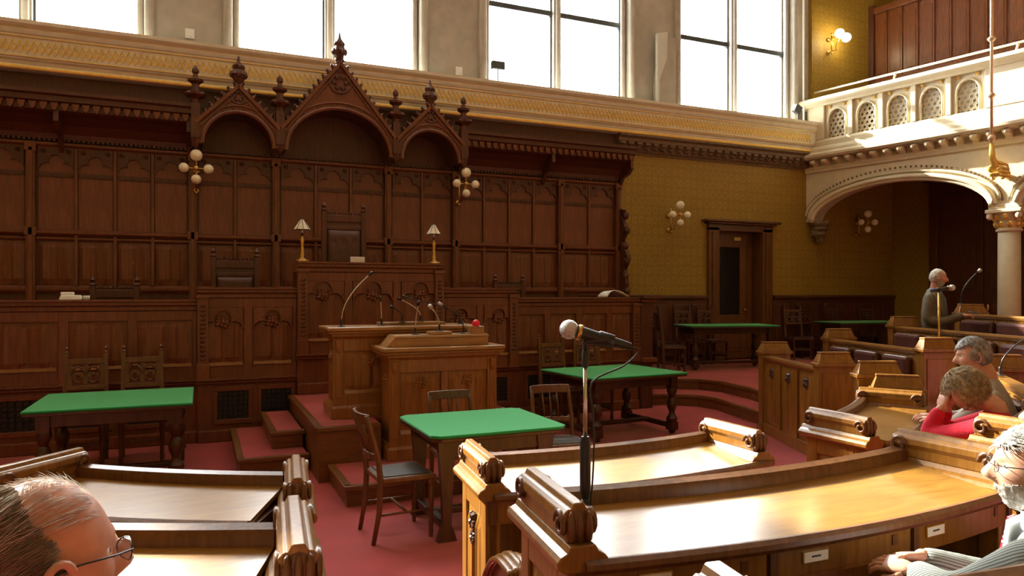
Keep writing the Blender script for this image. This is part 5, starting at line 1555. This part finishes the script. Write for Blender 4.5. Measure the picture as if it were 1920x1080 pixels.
def beard_mask(x, y, z): return .8 if (z < -.28 and y > .02 and not (abs(x) < .28 and -.60 < z < -.48 and y > .5)) and not (z > -.40 and abs(x) < .5) else 0
hm = MB(); hair_shell(hm, T, beard_mask, .008, 4); strands(hm, T, beard_mask, 1300, .022, .007, lambda x, y, z: (x*.3, .35, -1), 6, .0008, .4)
hm.build('beard', M['hair_light'], t, smooth=True)
m = MB(); loft(m, [(W((2.250, 1.255, 1.065)), (.080, .0, 0), (0, .072, 0)), (W((2.248, 1.262, 1.095)), (.066, 0, 0), (0, .064, 0)), (W((2.245, 1.268, 1.113)), (.062, 0, 0), (0, .060, 0))], 20)
m.build('shirt_collar', M['white_shirt'], t, smooth=True)
m = MB(); m.prism([(-.06, 0), (.06, 0), (.015, -.24), (-.015, -.24)], -.006, .006)
o = m.build('shirt_front', M['white_shirt'], t, W((2.225, 1.340, 1.085)), .18); o.rotation_euler = (.18, 0, .18)
m = MB(); m.prism([(-.022, 0), (.022, 0), (.014, -.035), (.04, -.3), (0, -.34), (-.04, -.3), (-.014, -.035)], -.012, .004)
o = m.build('tie', M['dotted_tie'], t, W((2.220, 1.353, 1.085)), .18); o.rotation_euler = (.2, 0, .18)

# woman in red resting her head on her hands
def bob_mask(x, y, z):
    if y > .30 and z < .35: return 0
    if z < -.75: return 0
    return .8
t, T, W = seated('woman in a red sweater leaning forward, head on her hands', (4.34, 2.72, .5), (4.33, 2.70, .85), (4.30, 2.71, 1.06), (4.22, 2.83, 1.165), (-.45, .89), (-.35, .93), 'red_knit', 'hair_brown', bob_mask, lambda x, y, z: (x*.9, -.3+y, -.55), 3200, .06, .020, floor=0, pitch=-.5, lift=.45, wild=.6, r=.0016, w=.2,
    arms=[{'pts': [(4.12, 2.62, 1.0), (4.11, 2.98, .88), (4.12, 2.94, 1.02)], 'r': [.06, .052, .042], 'hand': [(4.13, 2.93, 1.05), (.25, -.1, 1), (-1, .2, .2), .25, 1, .9]},
          {'pts': [(4.46, 2.80, 1.0), (4.32, 3.06, .88), (4.26, 2.99, 1.0)], 'r': [.06, .052, .042], 'hand': [(4.25, 2.97, 1.04), (-.1, -.2, 1), (.8, .5, .2), .3, -1, .9]}])
# grey-haired man beside her
t, T, W = seated('grey-haired man in a beige shirt seated beyond the woman in red', (5.0, 3.06, .50), (4.95, 3.09, .88), (4.88, 3.13, 1.18), (4.83, 3.19, 1.325), (-.70, .71), (-.5, .86), 'beige_shirt', 'hair_dark_grey', full_hair, comb_down, 1500, .035, .012, floor=0, pitch=-.2, r=.0016, lift=.3,
    arms=[{'pts': [(4.74, 3.01, 1.06), (4.62, 3.2, .86), (4.72, 3.38, .86)], 'r': [.065, .055, .04], 'hand': [(4.74, 3.41, .86), (.3, .9, 0), (0, 0, 1), .4, 1]},
          {'pts': [(5.06, 3.25, 1.06), (5.10, 3.43, .86), (4.94, 3.53, .86)], 'r': [.065, .055, .04], 'hand': [(4.91, 3.54, .86), (-.9, .3, 0), (0, 0, 1), .4, -1]}])
# person cut off by the right edge
t, T, W = seated('grey-haired person cut off at the right edge above the bearded man', (3.84, 1.95, .56), (3.80, 1.99, .84), (3.75, 2.04, 1.02), (3.72, 2.08, 1.165), (-.5, .86), (-.5, .86), 'dark_cloth', 'hair_grey', full_hair, comb_down, 1200, .04, .012, floor=.15, r=.0014,
    arms=[{'pts': [(3.52, 1.96, .98), (3.42, 2.05, .82), (3.46, 2.22, .78)], 'r': [.065, .055, .04], 'hand': [(3.47, 2.25, .78), (.3, .9, 0), (0, 0, 1), .4, 1]},
          {'pts': [(3.86, 2.15, .98), (3.84, 2.3, .82), (3.66, 2.36, .78)], 'r': [.065, .055, .04], 'hand': [(3.63, 2.37, .78), (-.9, .3, 0), (0, 0, 1), .4, -1]}])
simple_chair('plain wooden chair under the person at the right edge', 3.86, 1.92, .53, .15)

# standing speaker
def crop_mask(x, y, z):
    if z > .55 and y > -.2: return .12
    return full_hair(x, y, z)
def stander():
    b = (9.02, 6.50); fl = .30
    f = Vector((.43, -.90, 0)); l = Vector((.90, .43, 0))
    t = thing('person', 'standing man in an olive jacket reading a paper at the microphone', 'person', (b[0], b[1], fl))
    def W(dx, dl, z): return f*dx + l*dl + Vector((0, 0, z))
    T = head_tf(W(.05, 0, 1.655), (f.x, f.y), -.12)
    body = MB(); head_into(body, T)
    limb(body, [W(0, 0, 1.42), W(.01, 0, 1.5), T @ Vector((0, -.02, -.05))], [.062, .056, .052], 12)
    hand(body, W(.33, -.10, 1.16), f*.8+l*.5, (0, 0, 1), .5, 1); hand(body, W(.33, .10, 1.16), f*.8-l*.5, (0, 0, 1), .5, -1)
    limb(body, [W(0, 0, .95), W(0, 0, 1.2), W(0, 0, 1.45)], [.07, .08, .05])
    for s in (-1, 1): limb(body, [W(0, 0, 1.38), W(0, s*.17, 1.36), W(-.02, s*.25, 1.12), W(.12, s*.22, 1.08), W(.34, s*.10, 1.16)], [.04, .05, .04, .035, .025])
    body.build('body', M['skin_ruddy'], t, smooth=True); eyes_into(T, t)
    j = MB()
    loft(j, [(W(0, 0, .78), l*.20, f*.13), (W(0, 0, .95), l*.20, f*.14), (W(0, 0, 1.2), l*.205, f*.14), (W(0, 0, 1.38), l*.2, f*.12), (W(0, 0, 1.46), l*.13, f*.09), (W(0, 0, 1.51), l*.075, f*.075)])
    for s in (-1, 1):
        limb(j, [W(0, s*.19, 1.38), W(-.02, s*.25, 1.12), W(.12, s*.22, 1.08), W(.32, s*.12, 1.155)], [.078, .065, .06, .045])
    cloth(j, 'jacket', 'olive_coat', t)
    m = MB(); loft(m, [(W(.075, 0, .95), l*.055, f*.09), (W(.085, 0, 1.2), l*.055, f*.08), (W(.07, 0, 1.38), l*.06, f*.075), (W(.05, 0, 1.46), l*.04, f*.05)]); m.build('pullover', M['grey_knit'], t, smooth=True)
    m = MB(); loft(m, [(W(.02, 0, 1.44), l*.075, f*.085), (W(.02, 0, 1.49), l*.068, f*.075), (W(.015, 0, 1.52), l*.062, f*.066)]); m.build('shirt_collar', M['blue_shirt'], t, smooth=True)
    g = MB()
    for s in (-1, 1): limb(g, [W(0, s*.09, .86), W(.01, s*.10, .5), W(0, s*.10, .07)], [.095, .072, .055])
    cloth(g, 'trousers', 'dark_cloth', t, .016)
    for s in (-1, 1):
        m = MB(); limb(m, [W(-.06, s*.1, .05), W(.08, s*.1, .045), W(.15, s*.1, .035)], [.045, .042, .032]); m.build('shoe', M['black'], t, smooth=True)
    hm = MB(); hair_shell(hm, T, crop_mask, .007, 3); strands(hm, T, crop_mask, 700, .018, .006, comb_down, 5, .0014)
    hm.build('hair', M['hair_light'], t, smooth=True)
    hm = MB(); hair_shell(hm, T, beard_mask, .006, 4); hm.build('beard', M['hair_grey'], t, smooth=True)
    p = W(.46, 0, 1.20)
    o = MB().obox((0, 0, 0), (.14, .10, .006), Euler((.3, 0, 0))).build('leaflet', M['blue_shirt'], loc=(b[0]+p.x, b[1]+p.y, fl+p.z), rz=.9)
    tag(o, 'small blue leaflet held by the standing man', 'leaflet')
stander()

# ================================================================ MICROPHONES ON STANDS
def stand_mic(label, base, zb, ztop, tip, tip_dir, desk=True, sc_=1.0):
    t = thing('microphone_stand', label, 'microphone', (base[0], base[1], zb))
    H_ = ztop-zb
    if desk:
        MB().lathe([(.018, 0), (.018, .02), (.0125, .03), (.0125, H_*.22)], 12).build('stand_foot', M['black'], t, smooth=True)
        MB().lathe([(.0125, H_*.22), (.017, H_*.25), (.017, H_*.50), (.012, H_*.53)], 12).build('grip', M['black'], t, auto=40)
        MB().lathe([(.0065, H_*.5), (.0065, H_*.9)], 10).build('pole', M['steel'], t, smooth=True)
        m = MB(); m.lathe([(.011, H_*.875), (.011, H_*.95), (.008, H_*.96), (.008, H_)], 10); m.build('clip_post', M['black'], t, auto=40)
    else:
        MB().lathe([(.14, 0), (.14, .02), (.02, .04)], 20).build('round_base', M['black'], t)
        MB().lathe([(.016, .03), (.016, H_*.5)], 10).build('lower_pole', M['black'], t, smooth=True)
        MB().lathe([(.011, H_*.5), (.011, H_)], 10).build('pole', M['brass'], t, smooth=True)
    tp = Vector(tip)-Vector((base[0], base[1], zb)); u = Vector(tip_dir).normalized()
    m = MB(); e = tp - u*.155*sc_
    m.tube([tp-u*.02*sc_, tp-u*.06*sc_, e, e-u*.02*sc_], [.019*sc_, .017*sc_, .012*sc_, .010*sc_], 14)
    m.build('microphone_body', M['black'], t, auto=40)
    m = MB(); m.tube([tp-u*.034*sc_, tp-u*.024*sc_], .0215*sc_, 16); m.build('ring', M['brass'], t, smooth=True)
    m = MB(); m.ball(tp, .0265*sc_, 24, 16); m.build('microphone_grille', M['mic_grille'], t, smooth=True)
    c = Vector((0, 0, H_)); k = tp-u*.09*sc_
    MB().tube([c-Vector((0, 0, .03)), c, k-u*.0, k-u*.04], [.008, .010, .021*sc_, .019*sc_], 10).build('clip', M['black'], t, smooth=True)
    x = e-u*.02
    cab = [x, x-u*.02+Vector((.004, -.004, -.01)), Vector((x.x*.8+.01, x.y*.8, x.z-.06)), Vector((.020, -.008, H_*.8)), Vector((.022, -.010, H_*.65)), Vector((.024, -.014, H_*.5)), Vector((.02, -.01, H_*.3)), Vector((.012, -.01, H_*.16)), Vector((.03, .0, .1)), Vector((.028, .01, .004))]
    a, b = smooth_path(cab, [.003]*len(cab)); MB().tube(a, b, 6).build('cable', M['black'], t, smooth=True)
    return t
RT = Vector((.9162, -.4009, 0))
stand_mic('tall silver and black vocal microphone standing on the second row desk', (1.103, 1.95), .970, 1.598, (1.103-RT.x*.050, 1.95-RT.y*.050, 1.637), -RT+Vector((0, 0, .28)), True, 1.15)
stand_mic('vocal microphone on a floor stand in front of the standing man', (7.30, 5.2), .15, 1.76, (7.30+RT.x*.14, 5.2+RT.y*.14, 1.81), RT+Vector((0, 0, .15)), False, 1.3)
gooseneck('gooseneck microphone rising from the bench post beside the standing man', (9.74, 6.62, 1.60), (9.98, 6.52, 2.06), r=.008, head=.028)
gooseneck('thin black gooseneck microphone rising from the nailed bench at the right edge', (5.80, 3.62, 1.10), (6.15, 3.45, 1.50), r=.006)
